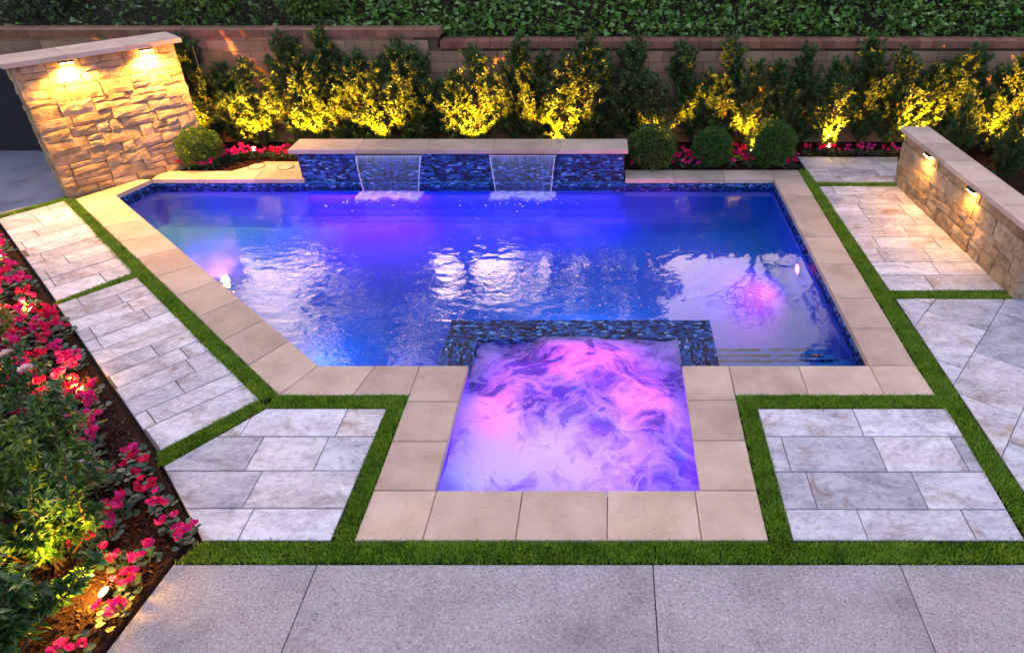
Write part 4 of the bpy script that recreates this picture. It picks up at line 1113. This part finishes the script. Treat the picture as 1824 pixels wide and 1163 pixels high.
rose(46, 658, .60, 1.1, 'pale pink rose bloom hanging by the yellow lit stems')
rose(150, 828, .45, 1.0, 'small pale pink rose bloom above the mulch and leaves')
rose(103, 756, .50, .8, 'half open pale rose bud among green leaves')

# ------------------------------------------------------------------ lamps
def light(name, kind, loc, energy, color, parent, radius=.03, spot=None, aim=None):
    l = bpy.data.lights.new(name, kind); l.energy = energy; l.color = color
    if kind in ('POINT', 'SPOT'): l.shadow_soft_size = radius
    if kind == 'SPOT': l.spot_size = R(spot); l.spot_blend = .6
    o = bpy.data.objects.new(name, l); COL.objects.link(o); o.parent = parent; o.location = loc
    if aim is not None: o.rotation_euler = Vector(aim).to_track_quat('-Z', 'Y').to_euler()
    return o
bv, bf = lathe([(.020, 0), (.026, .01), (.030, .06), (.034, .075), (.034, .085), (.028, .083)], 14); BODY = mesh('lamp_body', bv, bf, True)
lv, lf = lathe([(.027, .0), (.024, .006), (.012, .010)], 14); LENS = mesh('lens', lv, lf, True)
kv, kf = [], []; tube(kv, kf, [(0, 0, -.16), (0, 0, .03)], [.006, .010], 6); SPIKE = mesh('spike', kv, kf)
def uplight(x, y, label, group, energy, aim=(0, .35, 1), z=.06, color=(1, .345, .02), spot=105, s=1.0):
    t = thing('garden_uplight', (x, y, z), label, 'spotlight', group)
    q = Vector(aim).to_track_quat('Z', 'Y').to_euler()
    link('spike', SPIKE, M['metal'], t)
    b_ = link('lamp_body', BODY, M['metal'], t, rot=q); b_.scale = (s, s, s)
    ln = link('lens', LENS, M['warm'], b_, loc=(0, 0, .085))
    av = Vector(aim).normalized() * .12 * s
    light('lamp_light', 'SPOT', tuple(av), energy, color, t, .025, spot, aim)
    if s > 1: light('lens_spill', 'POINT', tuple(av * 1.25), energy * .10, color, t, .03)
UP_E = 300
for px in LIT:
    p = at(px, 262)
    y = 11.12 if -4.7 < p.x < .4 else 11.26
    if px > 1700: y = 10.85
    if px in (1462, 1608): y = 11.44
    uplight(p.x, y, f'small garden uplight at the hedge foot, {ordinal(list(LIT).index(px) + 1)} from the tall stone wall', 'uplights along the hedge', UP_E, (random.uniform(-.1, .1), .36, 1))
for (px, py, aim, lab, e, s) in ((195, 1042, (-.50, -.10, .9), 'bright garden spotlight in the mulch beside the red cyclamen', 75, 1.35),
                          (155, 680, (-.9, .1, .7), 'small spotlight in the mulch shining on the rose stems', 24, 1.2),
                          (62, 538, (-.9, .0, .7), 'small spotlight among the flowers beside the paving turf strip', 18, 1.2),
                          (6, 448, (-.6, .0, .8), 'small spotlight among the flowers at the upper end of the bed', 5, 1.2)):
    p = at(px, py, .1); uplight(p.x, p.y, lab, None, e * .8, aim, -.055, (1, .48, .05), 110, s)
# wall lights under the caps
def wall_light(x, y, z, rz, label, energy, aim):
    t = thing('wall_downlight', (x, y, z), label, 'wall light', rz=rz)
    V, F = prism([(-.09, -.035), (.09, -.035), (.09, .035), (-.09, .035)], -.022, -.001, .004); link('housing', mesh('housing', V, F), M['metal'], t)
    V, F = prism([(-.075, -.025), (.075, -.025), (.075, .025), (-.075, .025)], -.034, -.0225, .004); link('lens', mesh('lens', V, F), M['warm_wall'], t)
    light('lamp_light', 'SPOT', (0, -.03, -.05), energy, (1, .47, .08), t, .03, 150, aim)
dl = (Vector(LW1) - Vector(LW0)); nl = Vector((dl.y, -dl.x)).normalized(); al = math.atan2(dl.y, dl.x)
for u, lab in ((.30, 'glowing downlight under the tall wall cap nearer the side yard'), (.80, 'glowing downlight under the tall wall cap nearer the shrubs')):
    p = Vector(LW0) + dl * u + nl * .075
    wall_light(p.x, p.y, 1.828, al, lab, 72, (0, -.10, -1))
dr = (Vector(RW1) - Vector(RW0)); nr = Vector((dr.y, -dr.x)).normalized(); ar = math.atan2(dr.y, dr.x)
for u, lab in ((.26, 'glowing downlight under the low wall cap near the shrubs'), (.62, 'glowing downlight under the low wall cap near the turf strip')):
    p = Vector(RW0) + dr * u + nr * .055
    wall_light(p.x, p.y, .779, ar, lab, 5.5, (0, -.35, -1))
# underwater lights
dv, df = lathe([(.09, 0), (.09, .02), (.075, .028), (.072, .024)], 20); RIM = mesh('rim', dv, df, True)
pv, pf = lathe([(.070, 0), (.070, .024), (.045, .036), (.01, .040)], 20); PLENS = mesh('lens', pv, pf, True)
def led(color, strength):
    m = mat_emit('led_lens', color, strength); m.node_tree.nodes['Principled BSDF'].inputs['Base Color'].default_value = (.034, .18, .74, 1) if strength < .005 else (.04, .05, .16, 1); return m
def pool_light(p, aim, color, energy, label, strength=1.5, off=.16, soft=.05):
    t = thing('pool_light', p, label, 'pool light'); q = Vector(aim).to_track_quat('Z', 'Y').to_euler()
    link('rim', RIM, M['plaster'], t, rot=q)
    me = PLENS.copy(); me.materials.clear(); me.materials.append(led(color, strength)); link('lens', me, None, t, rot=q)
    v = Vector(aim).normalized() * off; light('lamp_light', 'SPOT', tuple(v), energy, color, t, soft, 165, aim)
pool_light((2.59, 8.42, -.47), (-1, -.1, .0), (1, .03, .28), 75, 'round magenta light glowing on the underwater wall by the low stone wall', 5, .3, .3)
for xa, xb, col, e, lab in ((-4.65, -2.75, (.75, .012, 1), 11, 'added violet underwater light bar below the mosaic wall corner'), (-2.6, .1, (.36, .03, 1), 7, 'added blue violet underwater light bar below the mosaic wall end')):
    t = thing('added_light_bar', ((xa + xb) / 2, 10.44, -.20), lab, 'added light bar')  # bar fixtures added to throw a violet band along the back wall
    V, F = [], []; bm_box(V, F, xa - (xa + xb) / 2, (xb - xa) / 2, -.035, .005, -.012, .012); link('housing', mesh('housing', V, F), M['plaster'], t)
    l = bpy.data.lights.new('bar_light', 'AREA'); l.shape = 'RECTANGLE'; l.size = xb - xa; l.size_y = .05; l.energy = e; l.color = col
    o = bpy.data.objects.new('bar_light', l); COL.objects.link(o); o.parent = t; o.location = (0, -.05, -.02); o.rotation_euler = (R(-35), 0, 0)
pool_light((-6.12, 8.75, -.45), (.69, .72, 0), (.9, .05, 1), 14, 'round violet underwater light in the diagonal pool wall')
pool_light((-2.2, 5.61, -.45), (.1, .8, -.5), (1, .03, .35), 16, 'round magenta underwater light beside the spa')
for (p_, aim_, lab) in (((2.0, 5.61, -.40), (0, 1, -.1), 'added unseen blue underwater light in the front pool wall by the steps'),
                        ((-3.6, 6.37, -.38), (.69, .72, -.1), 'added unseen blue underwater light low in the diagonal pool wall'),
                        ((-.3, 6.66, -.40), (0, 1, -.1), 'added unseen blue underwater light in the outside of the spillway wall')):
    pool_light(p_, aim_, (.05, .42, 1), 15 if p_[0] > -3 else 6, lab, .05, .2, .2)  # unseen blue lights added to brighten the pool
# spa lights
for (p_, aim_, col, e, lab) in (((-1.0, sy0 + .002, -.75), (.1, 1, .5), (.10, .14, 1), 3.6, 'blue violet light in the house side spa wall at the diagonal side'),
                                ((-.30, 4.55, -.948), (0, 0, 1), (.34, .50, 1), 2.0, 'cool white light in the spa floor at the house side'),
                                ((.42, sy0 + .002, -.75), (-.1, 1, .5), (.22, .05, 1), 3.6, 'violet light in the house side spa wall at the step side'),
                                ((sx0 + .002, 5.15, -.70), (1, 0, .45), (1, .03, .60), 2.2, 'pink light in the spa wall nearest the diagonal coping'),
                                ((sx1 - .002, 5.15, -.70), (-1, 0, .45), (1, .03, .70), 2.2, 'pink light in the spa wall nearest the pool steps'),
                                ((-.3, sy1 - .002, -.75), (0, -1, .5), (.62, .03, 1), 5.5, 'purple light in the spillway side of the spa')):
    pool_light(p_, aim_, col, e * 1.3, lab, 0, .2)
